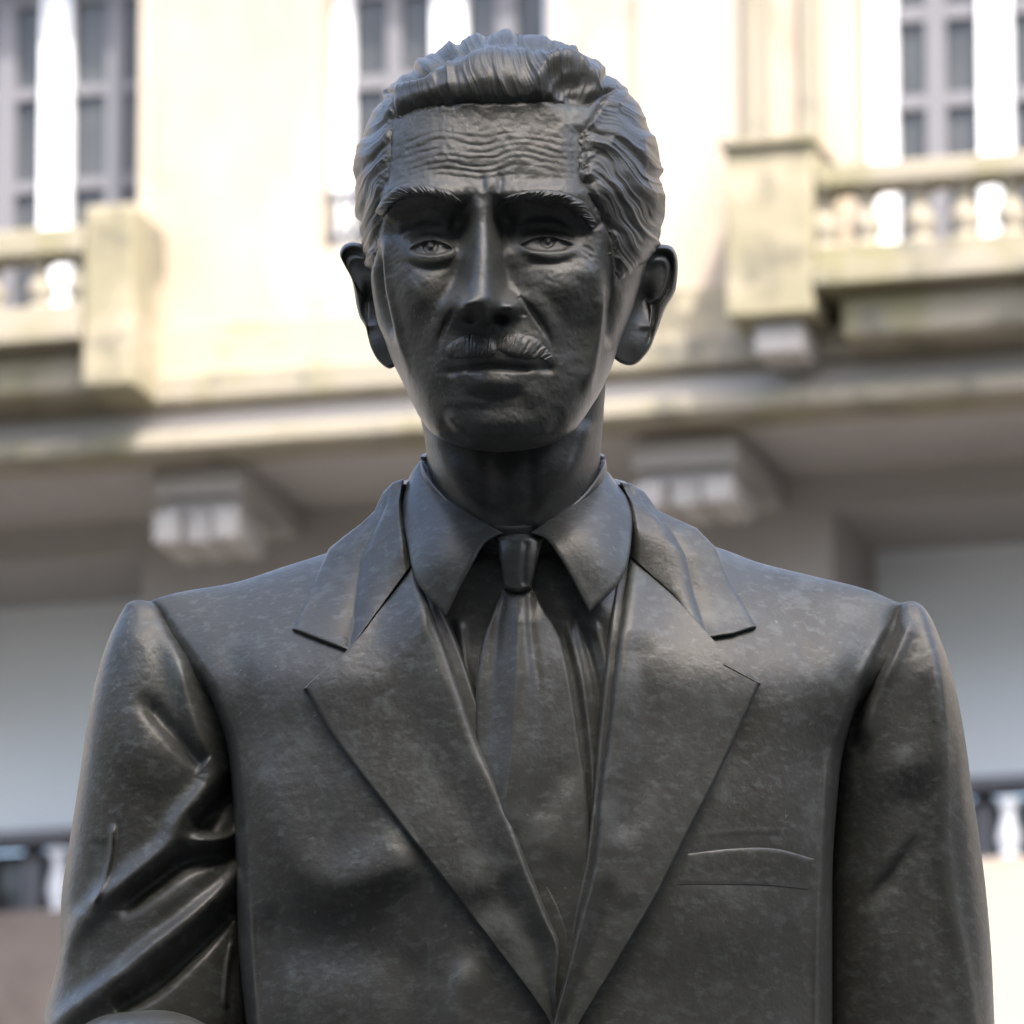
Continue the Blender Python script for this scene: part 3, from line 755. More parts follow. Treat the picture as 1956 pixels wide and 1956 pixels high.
# eyebrows and moustache: raised strips of combed hair
def hair_strip(name, line, w_keys, h_keys, up, n=130, m=34, flow=0.5, sc=5.5, drop=0.0):
    L = catmull(line, n); T = np.gradient(L, axis=0); T /= np.linalg.norm(T, axis=1, keepdims=True)
    Nn = np.stack([-T[:, 1], T[:, 0]], 1)
    t = np.linspace(0, 1, n)[:, None]; s = np.linspace(-1, 1, m)[None, :]
    wd = pchip(*zip(*w_keys))(t)*(0.85+0.35*vnoise(t*9, t*0+len(name))); hg = pchip(*zip(*h_keys))(t)
    u = L[:, None, 0] + Nn[:, None, 0]*wd*s; v = L[:, None, 1] + Nn[:, None, 1]*wd*s + drop*0
    prof = np.sqrt(np.clip(1-s*s, 0, 1))**0.8
    st = t*n*1.6 + flow*s*wd
    tex = 6.5*rid(st/sc, s*0.6+3) + 3*rid(st/(sc*.42), s+1)
    f = headF(u, v) - 3 + prof*(hg + tex*(0.55 if name == 'moustache' else 1)) + up*s*prof*hg*0.35
    P = W(u, v, f)
    if up is None: pass
    return sheet(name, P, M_SKIN, head, 0.003)
hair_strip('eyebrow', BROW_L, [(0, 9), (.15, 14), (.6, 12), (1, 5)], [(0, 8), (.25, 8), (.7, 6), (1, 1)], 0.15, flow=-1.1, sc=7)
hair_strip('eyebrow', BROW_R, [(0, 5), (.35, 12), (.8, 14), (1, 8)], [(0, 1), (.3, 6), (.75, 8), (1, 5)], 0.15, flow=1.1, sc=7)
hair_strip('moustache', [(844, 686), (858, 674), (884, 664), (910, 659), (930, 662), (955, 657), (990, 659), (1018, 666), (1040, 677), (1054, 692)],
           [(0, 7), (.15, 16), (.4, 22), (.5, 17), (.6, 22), (.85, 18), (1, 7)], [(0, 0), (.2, 5), (.42, 7), (.5, 2), (.58, 6), (.82, 4), (1, 0)], 0.6, n=220, m=50, flow=0.35, sc=8.5)

# ---- torso in its jacket
vtop = keys((280, 1152), (286, 1149), (331, 1134), (447, 1113), (538, 1084), (625, 1056), (654, 1046), (704, 1032), (760, 1015), (985, 1000), (1200, 1010), (1260, 1022), (1331, 1038), (1370, 1046),
            (1448, 1074), (1547, 1099), (1656, 1126), (1721, 1153), (1730, 1156))
tFc = keys((990, 180), (1100, 243), (1200, 297), (1300, 351), (1400, 393), (1500, 435), (1620, 482), (1700, 503), (1956, 560), (2300, 640), (3400, 905))
tFe = keys((990, -20), (1150, 0), (1300, 95), (1500, 185), (1700, 240), (1956, 300), (3400, 640))
tFr = keys((280, 0), (600, -20), (985, -40), (1400, -20), (1730, 0))
tL = keys((1149, 286), (1215, 330), (1326, 400), (1454, 436), (1600, 448), (1809, 455), (1956, 470), (2500, 520), (3400, 470))
tR = keys((1153, 1721), (1247, 1678), (1356, 1632), (1495, 1604), (1693, 1590), (1956, 1590), (2500, 1540), (3400, 1600))

def torso_F(u, v, relief=True):
    x = np.clip((u-1012)/(780 - 165*sstep(1150, 1480, v)), -1.0, 1.0)
    Fe, Fc = tFe(v), tFc(v)
    f = Fe + (Fc-Fe)*np.clip(1-np.abs(x)**2.5, 0, 1)**0.75
    q = np.clip((v - vtop(u))/(300 - 225*np.exp(-((u-985)/185)**4)), 0, 1)
    g = np.clip(1-(1-q)**2.3, 0, 1)**0.62
    f = tFr(u) + (f - tFr(u))*g
    # roll away at the sides below the armholes
    el = np.clip((u-tL(v))/26, 0, 1); er = np.clip((tR(v)-u)/30, 0, 1)
    lo = sstep(1250, 1450, v)
    f = f - lo*110*(1-np.sqrt(1-(1-el)**2)) - lo*120*(1-np.sqrt(1-(1-er)**2)) - (1-lo)*20*((1-el)**2+(1-er)**2)
    if relief: f = f + torso_relief(u, v)
    return f

def torso_relief(u, v):
    h = np.zeros(u.shape)
    # soft fold over the left breast and the hollow beneath it
    h += ridge(u, v, [(500, 1330), (506, 1480), (535, 1600), (580, 1668), (640, 1692), (720, 1668), (810, 1630)], 24, 62, 38, .3, .1, 30)
    h += gau(u, v, 620, 1500, 130, 130, 12) + gau(u, v, 640, 1800, 150, 80, -26)
    h += ridge(u, v, [(400, 1190), (455, 1290), (478, 1400), (480, 1500)], -9, 30, 30, .4, .4)
    h += ridge(u, v, [(905, 1810), (885, 1880), (872, 1960), (868, 2060)], 20, 34, 30, .3, 0) + ridge(u, v, [(800, 1790), (785, 1900), (790, 2020)], -9, 36, 36, .3, .1)
    h += ridge(u, v, [(478, 1700), (484, 1830), (496, 1990)], 7, 5, 7, .2, 0) + ridge(u, v, [(520, 1720), (520, 1850), (530, 1990)], -8, 20, 20, .2, 0)
    # right breast
    h += gau(u, v, 1440, 1480, 130, 160, 12) + gau(u, v, 1400, 1760, 150, 90, 10) + gau(u, v, 1510, 1850, 55, 160, -10)
    h += ridge(u, v, [(1700, 1180), (1660, 1260), (1622, 1350), (1598, 1420)], 9, 16, 9) + ridge(u, v, [(1640, 1190), (1590, 1290), (1560, 1420)], 8, 40, 40, .3, .8)
    h += ridge(u, v, [(1580, 1430), (1572, 1600), (1562, 1800), (1560, 1960)], 8, 14, 7, .1, 0)
    h += ridge(u, v, [(1325, 1596), (1400, 1588), (1510, 1586)], 1.0, 4, 5) + ridge(u, v, [(1300, 1689), (1400, 1690), (1490, 1694)], -0.9, 4, 4)
    h += 2.2*fbm(u/70, v/90, 3) + 0.5*fbm(u/14, v/14, 3)
    return h

# V opening: the jacket front dips beneath the lapels so that the shirt shows
VOPEN_L = keys((900, 760), (1075, 800), (1228, 870), (1419, 935), (1649, 1028), (1800, 1085), (2000, 1090))
VOPEN_R = keys((900, 1220), (1064, 1185), (1228, 1165), (1392, 1148), (1638, 1122), (1800, 1092), (2000, 1092))
nr, nc = 330, 420
vb = 3300.0
s = np.linspace(0, 1, nc)[None, :]
t = np.linspace(0, 1, nr)[:, None]
tt = np.where(t < 0.8, 0.42*(t/0.8)**1.35, 0.42 + 0.58*((t-0.8)/0.2)**1.6)
utop = 286 + (1721-286)*s
vt = vtop(utop)
v = vt + (vb - vt)*tt
sx = 0.5-0.5*np.cos(np.pi*s); sx = 0.5*s+0.5*sx
u = tL(v) + (tR(v)-tL(v))*s
u = np.where(v < 1500, utop + (u-utop)*sstep(1150, 1480, v), u)
f = torso_F(u, v)
inv = sstep(-2, 14, u-VOPEN_L(v))*sstep(-2, 14, VOPEN_R(v)-u)*sstep(1840, 1800, v)
f = f - 55*inv
Pf = W(u, v, f)
# back
fb0 = keys((990, -120), (1150, -330), (1300, -310), (1600, -210), (1956, -120), (3400, 230))
q = np.clip((v-vt)/260, 0, 1)
cb = np.clip(1-np.abs((2*s-1))**2.6, 0, 1)**0.6
fe = f[:, :1]*(1-s) + f[:, -1:]*s
fbk = np.minimum(f - 6, fe + (fb0(v)-fe)*cb)
fbk = f[:1] - 4 + (fbk - (f[:1]-4))*np.clip(1-(1-q)**2.2, 0, 1)**.6
fbk = np.minimum(fbk, f-4)
Pb = W(u, v, fbk)
nV = nr*nc
a = np.r_[np.arange(nc), np.arange(1, nr)*nc+nc-1, (nr-1)*nc+np.arange(nc-2, -1, -1), np.arange(nr-2, 0, -1)*nc]
b = np.roll(a, -1)
Q = np.concatenate([gridq(nr, nc)[:, ::-1], gridq(nr, nc, nV), np.stack([a, b, b+nV, a+nV], -1)])
jme = mesh_np('jacket', np.concatenate([Pf.reshape(-1, 3), Pb.reshape(-1, 3)])-ROOT, Q)
jacket = link('jacket', jme, M_SUIT, statue)

# ---- shirt front
u, v = np.meshgrid(np.linspace(0, 1, 190), np.linspace(960, 1850, 300))
u = (VOPEN_L(v)-26) + u*(VOPEN_R(v)-VOPEN_L(v)+52)
def shirt_F(u, v):
    f = torso_F(u, v, False) - 27 + 22*sstep(1240, 1120, v)
    h = ridge(u, v, [(878, 1180), (890, 1280), (904, 1380)], 9, 9, 7) + ridge(u, v, [(862, 1180), (880, 1290)], -6, 7)
    h += ridge(u, v, [(1082, 1180), (1112, 1300), (1130, 1440), (1138, 1600)], 10, 8, 9) + ridge(u, v, [(1100, 1160), (1136, 1290), (1148, 1400), (1146, 1560)], -9, 8)
    h += ridge(u, v, [(1132, 1180), (1158, 1270), (1160, 1380)], 8, 9)
    return f + h
shirt = sheet('shirt', W(u, v, shirt_F(u, v)), M_SUIT, statue, 0.006)

# ---- tie
P = coons([(960, 1118), (985, 1114), (1014, 1118)], [(1036, 1840), (1064, 1842), (1092, 1840)],
          [(960, 1118), (944, 1165), (920, 1230), (908, 1340), (910, 1440), (930, 1560), (985, 1720), (1036, 1840)],
          [(1014, 1118), (1036, 1160), (1076, 1239), (1106, 1408), (1123, 1545), (1122, 1720), (1092, 1840)], 330, 110)
u, v = P[..., 0], P[..., 1]
f = torso_F(u, v, False) - 2
rx = keys((1110, 992), (1250, 988), (1400, 980), (1560, 964), (1850, 1000))(v)
dd = u - rx
f += np.where(dd < 0, 46*np.exp(-(np.abs(dd)/40)**1.15), 46*np.exp(-(np.abs(dd)/64)**2.0))*sstep(1760, 1450, v)*sstep(1090, 1190, v)
f += ridge(u, v, [(1012, 1128), (1016, 1220), (1040, 1400)], -7, 10, 10, .05, .7) + ridge(u, v, [(962, 1128), (946, 1240), (938, 1420)], -7, 11, 11, .05, .7)
f += ridge(u, v, [(1075, 1440), (1050, 1520), (1010, 1580)], -5, 26, 26, .3, .3) + ridge(u, v, [(1100, 1480), (1078, 1570), (1050, 1660)], 5, 26, 26, .3, .3)
f += 1.5*fbm(u/50, v/60, 3)
f -= edge_round(*u.shape, 4, 5, 9)
tie = sheet('tie', W(u, v, f), M_SUIT, statue, 0.004)
P = coons([(946, 1027), (992, 1020), (1040, 1027)], [(962, 1127), (988, 1133), (1014, 1127)], [(946, 1027), (952, 1060), (962, 1127)], [(1040, 1027), (1030, 1065), (1014, 1127)], 90, 80)
u, v = P[..., 0], P[..., 1]
f = keys((1020, 228), (1060, 250), (1128, 268))(v) + 22*np.clip(1-((u-990)/50)**2, 0, 1) + ridge(u, v, [(1006, 1030), (1000, 1080), (1002, 1122)], -4, 6)
f -= edge_round(*u.shape, 9, 9, 22)
sheet('tie_knot', W(u, v, f), M_SUIT, tie, 0.012)

# ---- shirt collar: stand round the neck and two leaves
def collar_leaf(top, front, outer, back, bulge, name='shirt_collar'):
    P = coons(top, outer, back, front, 90, 110)
    n, m = P.shape[:2]
    i = np.linspace(0, 1, n)[:, None]; j = np.linspace(0, 1, m)[None, :]
    P[..., 2] += bulge*np.sin(np.pi*i)*np.sin(np.pi*np.clip(j, 0, 1))**.7 + 1.2*fbm(P[..., 0]/50, P[..., 1]/50, 2)
    P[..., 2] -= edge_round(n, m, 5, 5, 7)
    return sheet(name, W(P[..., 0], P[..., 1], P[..., 2]), M_SUIT, shirt, 0.004)
collar_leaf([(804, 878, 20), (828, 925, 100), (875, 965, 176), (920, 995, 222), (960, 1018, 244)],
            [(960, 1018, 244), (926, 1039, 262), (903, 1077, 288), (880, 1120, 306), (852, 1178, 318)],
            [(776, 925, 10), (768, 975, 80), (778, 1039, 165), (797, 1112, 262), (852, 1178, 318)],
            [(804, 878, 20), (788, 900, 14), (776, 925, 10)], 10)
collar_leaf([(1014, 1018, 244), (1060, 985, 205), (1110, 945, 130), (1148, 900, 40)],
            [(1014, 1018, 244), (1044, 1031, 262), (1067, 1062, 288), (1094, 1108, 306), (1126, 1170, 318)],
            [(1126, 1170, 318), (1188, 1106, 256), (1204, 1030, 165), (1204, 965, 80), (1172, 905, 10)],
            [(1148, 900, 40), (1160, 900, 25), (1172, 905, 10)], 20) if False else None
P = coons([(1014, 1018, 244), (1060, 985, 205), (1110, 945, 130), (1152, 896, 40)], [(1126, 1170, 318), (1188, 1106, 256), (1206, 1030, 165), (1204, 965, 80), (1170, 912, 10)],
          [(1014, 1018, 244), (1044, 1031, 262), (1067, 1062, 288), (1094, 1108, 306), (1126, 1170, 318)], [(1152, 896, 40), (1162, 902, 25), (1170, 912, 10)], 90, 110)
n, m = P.shape[:2]; i = np.linspace(0, 1, n)[:, None]; j = np.linspace(0, 1, m)[None, :]
P[..., 2] += 10*np.sin(np.pi*i)*np.sin(np.pi*j)**.7 + 1.2*fbm(P[..., 0]/50, P[..., 1]/50, 2) - edge_round(n, m, 5, 5, 7)
sheet('shirt_collar', W(P[..., 0], P[..., 1], P[..., 2]), M_SUIT, shirt, 0.004)
# stand: a band right round the neck
an = np.linspace(0, 2*np.pi, 160, endpoint=False)
tv = np.linspace(0, 1, 14)[:, None]
cx, hw = 980.0, 176.0
uu = cx + (hw + 4*np.sin(np.pi*tv))*np.sin(an)[None]
fr = np.cos(an)[None]
ff = np.where(fr > 0, 12 + 205*fr, 12 + 210*fr)*np.ones_like(tv)
vtopb = np.where(fr > 0, 876 + 128*fr**1.5, 872 - 20*(-fr))
vv = vtopb + tv*(70 - 20*np.clip(fr, 0, 1))
ff = ff - 8*(tv < 0.01)
st = (W(uu, vv, ff)-ROOT)
me = mesh_np('collar_stand', st.reshape(-1, 3), gridq(14, 160, 0, True)[:, ::-1])
o = link('collar_stand', me, M_SUIT, shirt); md = o.modifiers.new('thickness', 'SOLIDIFY'); md.thickness = 0.004; md.offset = -1

# ---- jacket collar and lapels
def lapel(name, top, bot, left, right, n, m, offs, inner, sides, relief=None, wn=4, wm=3, r=15, smooth=True, fadd=None):
    P = coons(top, bot, left, right, n, m, smooth)
    u, v = P[..., 0], P[..., 1]
    x = np.linspace(0, 1, m)[None, :]*np.ones((n, 1))
    if inner == 'r': x = 1-x                       # 0 at the roll edge next to the shirt
    f = torso_F(u, v) + offs(x, v)
    if relief: f = f + relief(u, v)
    if fadd: f = f + fadd(u, v)
    f = f - edge_round(n, m, wn, wm, r, sides)
    roll = np.clip(1-x/0.10, 0, 1)
    f = f - 30*(1-np.sqrt(1-roll**2))
    return sheet(name, W(u, v, f), M_SUIT, jacket, 0.007)
lap_off = lambda x, v: 19 + 15*np.exp(-(x/0.28)**2) - 5*np.exp(-((x-.42)/.2)**2)
rel_l = lambda u, v: ridge(u, v, [(800, 1640), (880, 1690), (960, 1670), (1010, 1640)], 5, 34, 26, .3, .3) + ridge(u, v, [(850, 1760), (930, 1740), (1010, 1730)], -4, 34, 34, .3, .3)
lapel('lapel', [(676, 1236), (735, 1150), (792, 1070)], [(1052, 1990), (1060, 1975), (1066, 1960)],
      [(676, 1236), (640, 1263), (583, 1312), (590, 1326), (637, 1408), (719, 1517), (806, 1627), (882, 1725), (953, 1818), (1046, 1944), (1052, 1990)],
      [(792, 1070), (806, 1119), (850, 1228), (882, 1321), (915, 1419), (964, 1528), (1008, 1649), (1046, 1747), (1070, 1810), (1062, 1900), (1066, 1960)],
      380, 120, lap_off, 'r', 'tblr', rel_l)
rel_r = lambda u, v: ridge(u, v, [(1212, 1200), (1230, 1340), (1220, 1480), (1180, 1620)], -9, 30) + ridge(u, v, [(1140, 1660), (1180, 1690), (1210, 1740)], 5, 30, 30, .3, .4)
lapel('lapel', [(1202, 1058), (1290, 1140), (1366, 1228)], [(1054, 2010), (1060, 2016), (1066, 2020)],
      [(1202, 1058), (1200, 1080), (1178, 1228), (1161, 1392), (1145, 1501), (1134, 1638), (1101, 1774), (1074, 1884), (1057, 1955), (1054, 2010)],
      [(1366, 1228), (1400, 1258), (1450, 1304), (1444, 1322), (1374, 1474), (1320, 1578), (1254, 1709), (1183, 1829), (1112, 1944), (1066, 2020)],
      380, 120, lambda x, v: lap_off(x, v)+6, 'l', 'tblr', rel_r)
# the upper collar, standing a little off the neck
def upper_collar(top, bot, left, right, inner):
    n, m = 180, 150
    dep = lambda pts: [(p[0], p[1], p[2] if len(p) > 2 else float(torso_F(np.array([float(p[0])]), np.array([float(p[1])]))[0])+17) for p in pts]
    P = coons(dep(top), dep(bot), dep(left), dep(right), n, m, False)
    for _ in range(6): P[1:-1, 1:-1] = 0.25*(P[:-2, 1:-1]+P[2:, 1:-1]+P[1:-1, :-2]+P[1:-1, 2:])
    u, v, f = P[..., 0], P[..., 1], P[..., 2]
    x = np.linspace(0, 1, m)[None, :]*np.ones((n, 1))
    if inner == 'r': x = 1-x
    y = np.linspace(0, 1, n)[:, None]
    a = torso_F(u, v) + 15
    a = np.where(v < vtop(u) + 60, -200, a)
    f = np.where(a > f, a, f) + 14*np.exp(-(x/0.2)**2)*y + 10*np.sin(np.pi*x)*(1-y)
    k = np.ones((n, m))
    for _ in range(700): f[1:-1, 1:-1] = 0.25*(f[:-2, 1:-1]+f[2:, 1:-1]+f[1:-1, :-2]+f[1:-1, 2:])
    f = f - edge_round(n, m, 4, 4, 10) - 26*(1-np.sqrt(1-np.clip(1-x/0.09, 0, 1)**2))
    return sheet('jacket_collar', W(u, v, f), M_SUIT, jacket, 0.007)
tz = lambda a, b: float(torso_F(np.array([a]), np.array([b]))[0])
TL, TR = tz(790., 1076.)+34, tz(1204., 1064.)+38
upper_collar([(732, 940, 10), (750, 922, 12), (772, 914, 16)], [(558, 1202), (610, 1222), (667, 1244), (735, 1152), (790, 1076, TL)],
      [(732, 940, 10), (715, 976, 30), (690, 1000, 44), (655, 1026, 40), (628, 1048, 40), (604, 1102, 96), (578, 1165, 150), (558, 1202)],
      [(772, 914, 16), (766, 955, 75), (777, 1037, 160), (790, 1076, TL)], 'r')
upper_collar([(1183, 920, 16), (1206, 924, 14), (1230, 938, 10)], [(1204, 1064, TR), (1290, 1142), (1352, 1219), (1400, 1212), (1445, 1198)],
      [(1183, 920, 16), (1200, 955, 75), (1208, 1005, 130), (1204, 1064, TR)],
      [(1230, 938, 10), (1258, 976, 40), (1331, 1009, 62), (1369, 1048, 92), (1396, 1113, 130), (1445, 1198)], 'l')
# collar behind the neck
an = np.linspace(np.pi/2, 3*np.pi/2, 90)[None, :]; tv = np.linspace(0, 1, 16)[:, None]
uu = 980 + (208 + 70*tv**1.5)*np.sin(an); ff = -10 + (240+70*tv)*np.cos(an)
vv = 925 - 18*(-np.cos(an)) + 110*tv
me = mesh_np('jacket_collar', (W(uu, vv*np.ones_like(uu), ff)-ROOT).reshape(-1, 3), gridq(16, 90)[:, ::-1])
o = link('jacket_collar', me, M_SUIT, jacket); md = o.modifiers.new('thickness', 'SOLIDIFY'); md.thickness = 0.006; md.offset = 0
# breast pocket welt
P = coons([(1312, 1630), (1400, 1620), (1480, 1620), (1556, 1640)], [(1286, 1690), (1380, 1690), (1470, 1692), (1550, 1700)], [(1312, 1630), (1300, 1660), (1286, 1690)], [(1556, 1640), (1554, 1670), (1550, 1700)], 40, 100)
u, v = P[..., 0], P[..., 1]
f = torso_F(u, v) + 3 - 2.5*sstep(1640, 1690, v) - edge_round(40, 100, 6, 5, 4.5, 'tlr')
sheet('pocket_welt', W(u, v, f), M_SUIT, jacket, 0.003)

# ---- sleeves
def sleeve(name, Lk, Rk, Fk, dk, vt0, vt1, nL_, nR_, relief, nr=420, nf=230, nb=50, tail=1.0):
    L, Rr, Ff, dp = keys(*Lk), keys(*Rk), keys(*Fk), keys(*dk)
    t = np.linspace(0, 1, nr)[:, None]; t = 0.65*t**1.0 + 0.35*t**3
    v = vt0 + (vt1-vt0)*t
    a = np.linspace(-1, 1, nf)[None, :]; a = np.sign(a)*(1-(1-np.abs(a))**1.35)
    c = (L(v)+Rr(v))/2; hw = (Rr(v)-L(v))/2
    u = c + hw*a
    n = np.where(a < 0, nL_, nR_)
    f = Ff(v) - dp(v) + dp(v)*np.clip(1-np.abs(a)**n, 0, 1)**(1/2.0)
    env = np.clip((1-np.abs(a))/0.06, 0, 1)
    vv = v*np.ones_like(u)
    f = f + relief(u, vv)*env
    b = np.linspace(np.pi/2, 3*np.pi/2, nb+2)[None, 1:-1]
    ub = c + hw*np.sin(b); fb = Ff(v) - dp(v) + dp(v)*1.0*np.cos(b)
    U = np.concatenate([u, ub], 1); Fq = np.concatenate([f, fb], 1); Vq = v*np.ones_like(U)
    n_, m_ = U.shape
    me = mesh_np(name, (W(U, Vq, Fq)-ROOT).reshape(-1, 3), gridq(n_, m_, 0, True))
    return link(name, me, M_SUIT, jacket)

def rel_left(u, v):
    h = np.zeros(u.shape)
    h += ridge(u, v, [(300, 1165), (335, 1240), (362, 1340), (392, 1440), (402, 1486), (380, 1522), (342, 1566), (322, 1612), (280, 1650), (230, 1690), (183, 1722), (139, 1780), (110, 1834)], 26, 26, 20, .2, .02, 40)
    h += ridge(u, v, [(262, 1322), (310, 1380), (356, 1430), (392, 1462)], -20, 20, 16, .3, .05)
    h += gau(u, v, 300, 1450, 70, 60, 14, 40) + gau(u, v, 232, 1420, 40, 120, 3)
    h += ridge(u, v, [(452, 1490), (420, 1536), (372, 1584)], -42, 24, 18, .02, .15)
    h += ridge(u, v, [(466, 1552), (449, 1594), (404, 1606), (350, 1602)], 24, 13, 10, .02, .3)
    h += ridge(u, v, [(462, 1618), (410, 1636), (350, 1650), (290, 1690), (220, 1745)], -30, 18, 22, .02, .2)
    h += ridge(u, v, [(470, 1640), (440, 1686), (378, 1742), (298, 1804), (227, 1862), (139, 1926), (90, 1970)], 27, 30, 17, .03, .02, 30)
    h += gau(u, v, 330, 1710, 90, 30, 10, -38)
    h += ridge(u, v, [(440, 1742), (418, 1772), (350, 1840), (290, 1892), (215, 1930)], -30, 14, 26, .05, .1)
    h += ridge(u, v, [(434, 1930), (431, 1900), (436, 1840), (446, 1790)], 9, 6)
    h += ridge(u, v, [(217, 1572), (214, 1620), (207, 1656), (192, 1700), (176, 1732)], 13, 6, 7, .12, .1)
    h += ridge(u, v, [(200, 1600), (180, 1690), (150, 1750)], -7, 22)
    h += 2.0*fbm(u/60, v/70, 3) + 0.5*fbm(u/14, v/14, 3)
    return h
sleeve('sleeve', [(1146, 262), (1149, 250), (1154, 242), (1163, 236), (1190, 221), (1221, 207), (1304, 182), (1387, 166), (1498, 150), (1620, 131), (1721, 117), (1802, 114), (1860, 104), (1956, 80), (2040, 70), (2120, 90), (2180, 140), (2200, 190)],
       [(1146, 266), (1149, 284), (1154, 300), (1180, 326), (1215, 350), (1242, 380), (1277, 412), (1326, 436), (1375, 454), (1454, 471), (1525, 478), (1654, 482), (1809, 488), (1956, 500), (2120, 480), (2180, 330), (2200, 210)],
       [(1146, 5), (1154, 20), (1180, 50), (1221, 92), (1304, 150), (1387, 190), (1500, 222), (1700, 272), (1956, 340), (2120, 360), (2200, 300)],
       [(1146, 4), (1160, 40), (1200, 90), (1300, 150), (1500, 190), (1956, 220), (2120, 180), (2200, 60)], 1146, 2200, 2.4, 2.8, rel_left)

def rel_right(u, v):
    h = np.zeros(u.shape)
    e = keys((1150, 1752), (1208, 1784), (1297, 1804), (1421, 1812), (1594, 1814), (1717, 1826), (1841, 1850), (1956, 1868))(v)
    h += 12*np.exp(-((u-e+6)/np.where(u < e-6, 26.0, 12.0))**2)*sstep(1160, 1260, v)
    h += ridge(u, v, [(1742, 1178), (1715, 1240), (1680, 1310), (1655, 1380), (1640, 1440)], 18, 18, 16, .1, .2)
    h += ridge(u, v, [(1716, 1190), (1680, 1262), (1646, 1340), (1630, 1440)], -16, 12)
    h += ridge(u, v, [(1790, 1270), (1750, 1350), (1705, 1440)], -6, 32, 32, .6, .6) + ridge(u, v, [(1792, 1388), (1760, 1440), (1712, 1480), (1680, 1540)], 9, 34, 30, .6, .6)
    h += ridge(u, v, [(1778, 1568), (1738, 1625), (1690, 1690), (1640, 1740)], -13, 26, 14, .5, .4) + ridge(u, v, [(1790, 1580), (1752, 1640), (1712, 1700)], 6, 18, 36, .6, .6)
    h += ridge(u, v, [(1790, 1470), (1740, 1540), (1680, 1590)], -7, 30, 30, .6, .6)
    h += gau(u, v, 1740, 1850, 60, 150, 8)
    h += 2.0*fbm(u/60, v/70, 3) + 0.5*fbm(u/14, v/14, 3)
    return h
sleeve('sleeve', [(1148, 1740), (1152, 1722), (1160, 1716), (1200, 1694), (1250, 1660), (1320, 1626), (1400, 1592), (1500, 1572), (1700, 1562), (1956, 1562), (2600, 1640), (3150, 1600), (3200, 1680)],
       [(1148, 1744), (1152, 1754), (1163, 1767), (1208, 1791), (1297, 1821), (1421, 1845), (1495, 1855), (1594, 1870), (1717, 1885), (1841, 1895), (1956, 1900), (2600, 1930), (3150, 1880), (3200, 1780)],
       [(1148, 2), (1160, 22), (1200, 60), (1297, 130), (1421, 170), (1594, 200), (1956, 280), (2600, 440), (3200, 600)],
       [(1148, 4), (1160, 40), (1200, 90), (1300, 140), (1500, 170), (1956, 180), (3200, 120)], 1148, 3200, 2.3, 4.2, rel_right, nr=520)

# left forearm reaching forward to the jacket pocket, trousers and shoes (below the picture)
def tube(name, pts, rad, m, parent, n=40, k=36, sq=1.0):
    A = catmull(np.array(pts, float), n); r = np.interp(np.linspace(0, 1, n), np.linspace(0, 1, len(rad)), rad)
    T = np.gradient(A, axis=0); T /= np.linalg.norm(T, axis=1, keepdims=True)
    up_ = np.array([0, 1.0, 0.3]); X = np.cross(T, up_); X /= np.linalg.norm(X, axis=1, keepdims=True); Y = np.cross(X, T)
    a = np.linspace(0, 2*np.pi, k, endpoint=False)[None, :, None]
    P = A[:, None] + r[:, None, None]*(np.cos(a)*X[:, None] + sq*np.sin(a)*Y[:, None])
    P = np.concatenate([A[:1, None]+0*P[:1], P, A[-1:, None]+0*P[:1]])
    return link(name, mesh_np(name, (P-ROOT).reshape(-1, 3), gridq(n+2, k, 0, True)), m, parent)
g = lambda u, v, f: W(np.array(u, float), np.array(v, float), np.array(f, float))
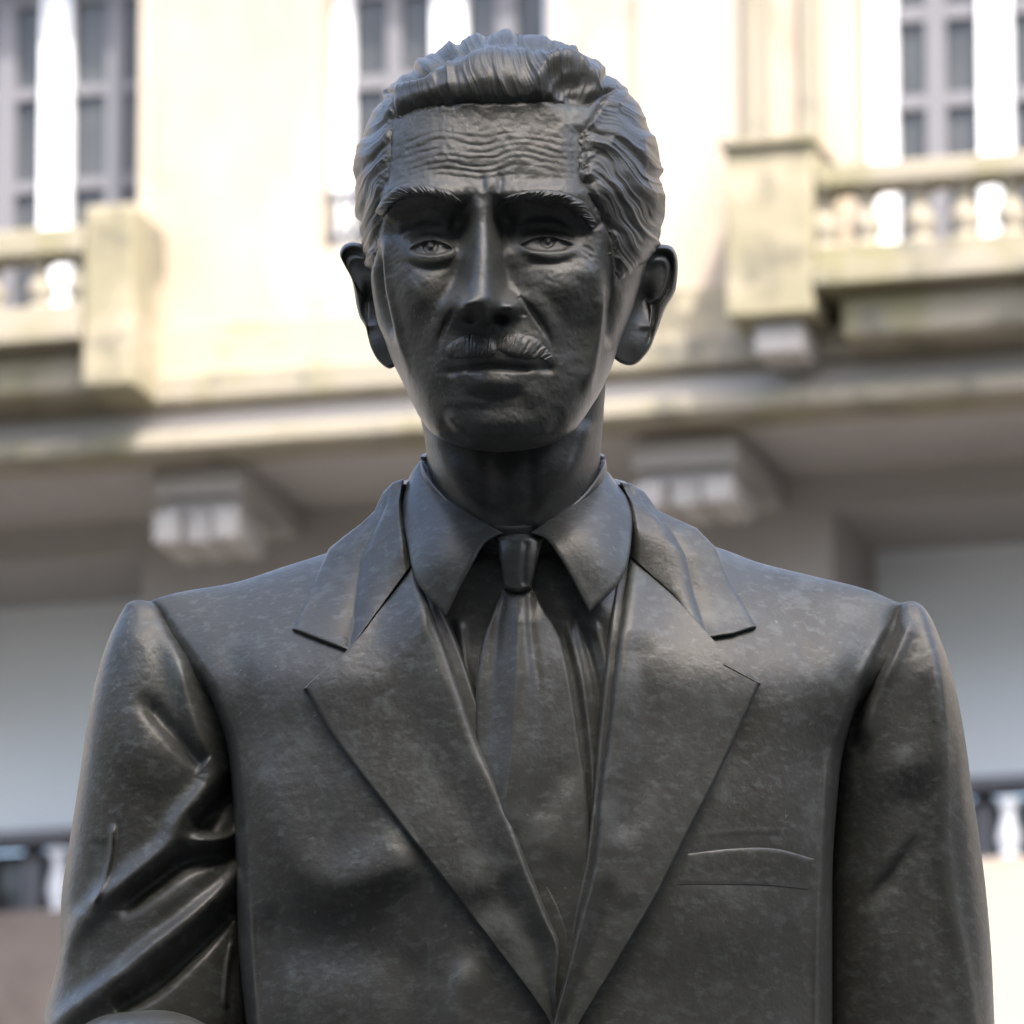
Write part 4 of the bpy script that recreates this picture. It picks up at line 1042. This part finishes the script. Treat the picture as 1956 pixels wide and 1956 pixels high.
def hand(wrist, d, across, palm_n, curl=0.5, k=1.0):
    """palm, four unequal bent fingers and a thumb: d points to the fingertips, across to the thumb side, palm_n out of the palm"""
    d, across, palm_n = (np.array(q, float)/np.linalg.norm(q) for q in (d, across, palm_n)); w0 = np.array(wrist, float)
    def bar(pts, rad, wide=1.0, n=14, m=12):
        A = catmull(np.array(pts), n); rr = np.interp(np.linspace(0, 1, n), np.linspace(0, 1, len(rad)), rad)
        T = np.gradient(A, axis=0); T /= np.linalg.norm(T, axis=1, keepdims=True)
        Y = np.cross(T, across); Y /= np.linalg.norm(Y, axis=1, keepdims=True); X = np.cross(Y, T)
        a = np.linspace(0, 2*np.pi, m, endpoint=False)[None, :, None]
        P = A[:, None] + rr[:, None, None]*(wide*np.cos(a)*X[:, None] + np.sin(a)*Y[:, None])
        P = np.concatenate([A[:1, None]+0*P[:1], P, A[-1:, None]+0*P[:1]])
        return P.reshape(-1, 3), gridq(n+2, m, 0, True)
    VV, QQ, o = [], [], 0
    def add(pq):
        nonlocal o
        VV.append(pq[0]); QQ.append(pq[1]+o); o += len(pq[0])
    add(bar([w0-.03*d, w0+.02*k*d, w0+.06*k*d, w0+.115*k*d], [.026*k, .026*k, .021*k, .015*k], 1.75))
    for q, ln in ((-1.5, .072), (-.5, .088), (.5, .095), (1.5, .086)):
        b = w0 + .108*k*d + q*.0205*k*across*-1
        e = [b - .02*d, b + ln*.42*k*d + .012*curl*palm_n, b + ln*.75*k*d + .035*curl*palm_n, b + ln*(1-.25*curl)*k*d + .07*curl*palm_n]
        add(bar(e, [.0105*k, .0105*k, .0095*k, .0070*k]))
    b = w0 + .03*k*d + .03*k*across
    add(bar([b, b + .035*k*(d*.6+across), b + .06*k*(d+across*.8)+.01*palm_n, b + .085*k*d+.055*k*across+.02*palm_n], [.015*k, .0135*k, .012*k, .008*k]))
    return link('hand', mesh_np('hand', np.concatenate(VV)-ROOT, np.concatenate(QQ)), M_SKIN, statue)
wr = g(540, 2230, 640); el_ = g(165, 2055, 190)
tube('sleeve', [el_, g(240, 2050, 340), g(340, 2058, 470), g(440, 2140, 570), wr], [.026, .034, .035, .031, .026], M_SUIT, jacket)
hand(wr, g(740, 2330, 700)-wr, (0.3, -.8, .35), (0.2, .6, -1), .25, 1.1)
wr2 = g(1742, 3200, 690); hand(wr2, (0.02, -.10, -1), (-.25, -1, 0.1), (-1, .1, 0), .5, 1.15)
tr = empty('trousers'); tr.parent = statue; tr.location = (0, 0, 0)
hipz = 2.16
for sx_ in (-1, 1):
    x0 = 0.010 + sx_*0.070
    tube('leg', [(x0, .01, 2.18), (x0, .02, 1.9), (x0+sx_*.012, .04, 1.5), (x0+sx_*.02, .06, 1.06)], [.082, .085, .076, .066], M_SUIT, tr)
    tube('shoe', [(x0+sx_*.02, .13, 1.035), (x0+sx_*.022, .06, 1.055), (x0+sx_*.03, -.04, 1.04), (x0+sx_*.036, -.12, 1.026)], [.03, .046, .044, .026], M_SUIT, tr)

# ---- plinth
pl = bx('granite_plinth', [(-.48, .48, -.38, .50, 0.0, 0.16), (-.40, .40, -.30, .42, 0.161, 0.86), (-.45, .45, -.35, .47, 0.861, 1.0)], M_GRAN, None, 0.012)
tag(pl, 'grey granite plinth under the standing bronze statue', 'plinth')
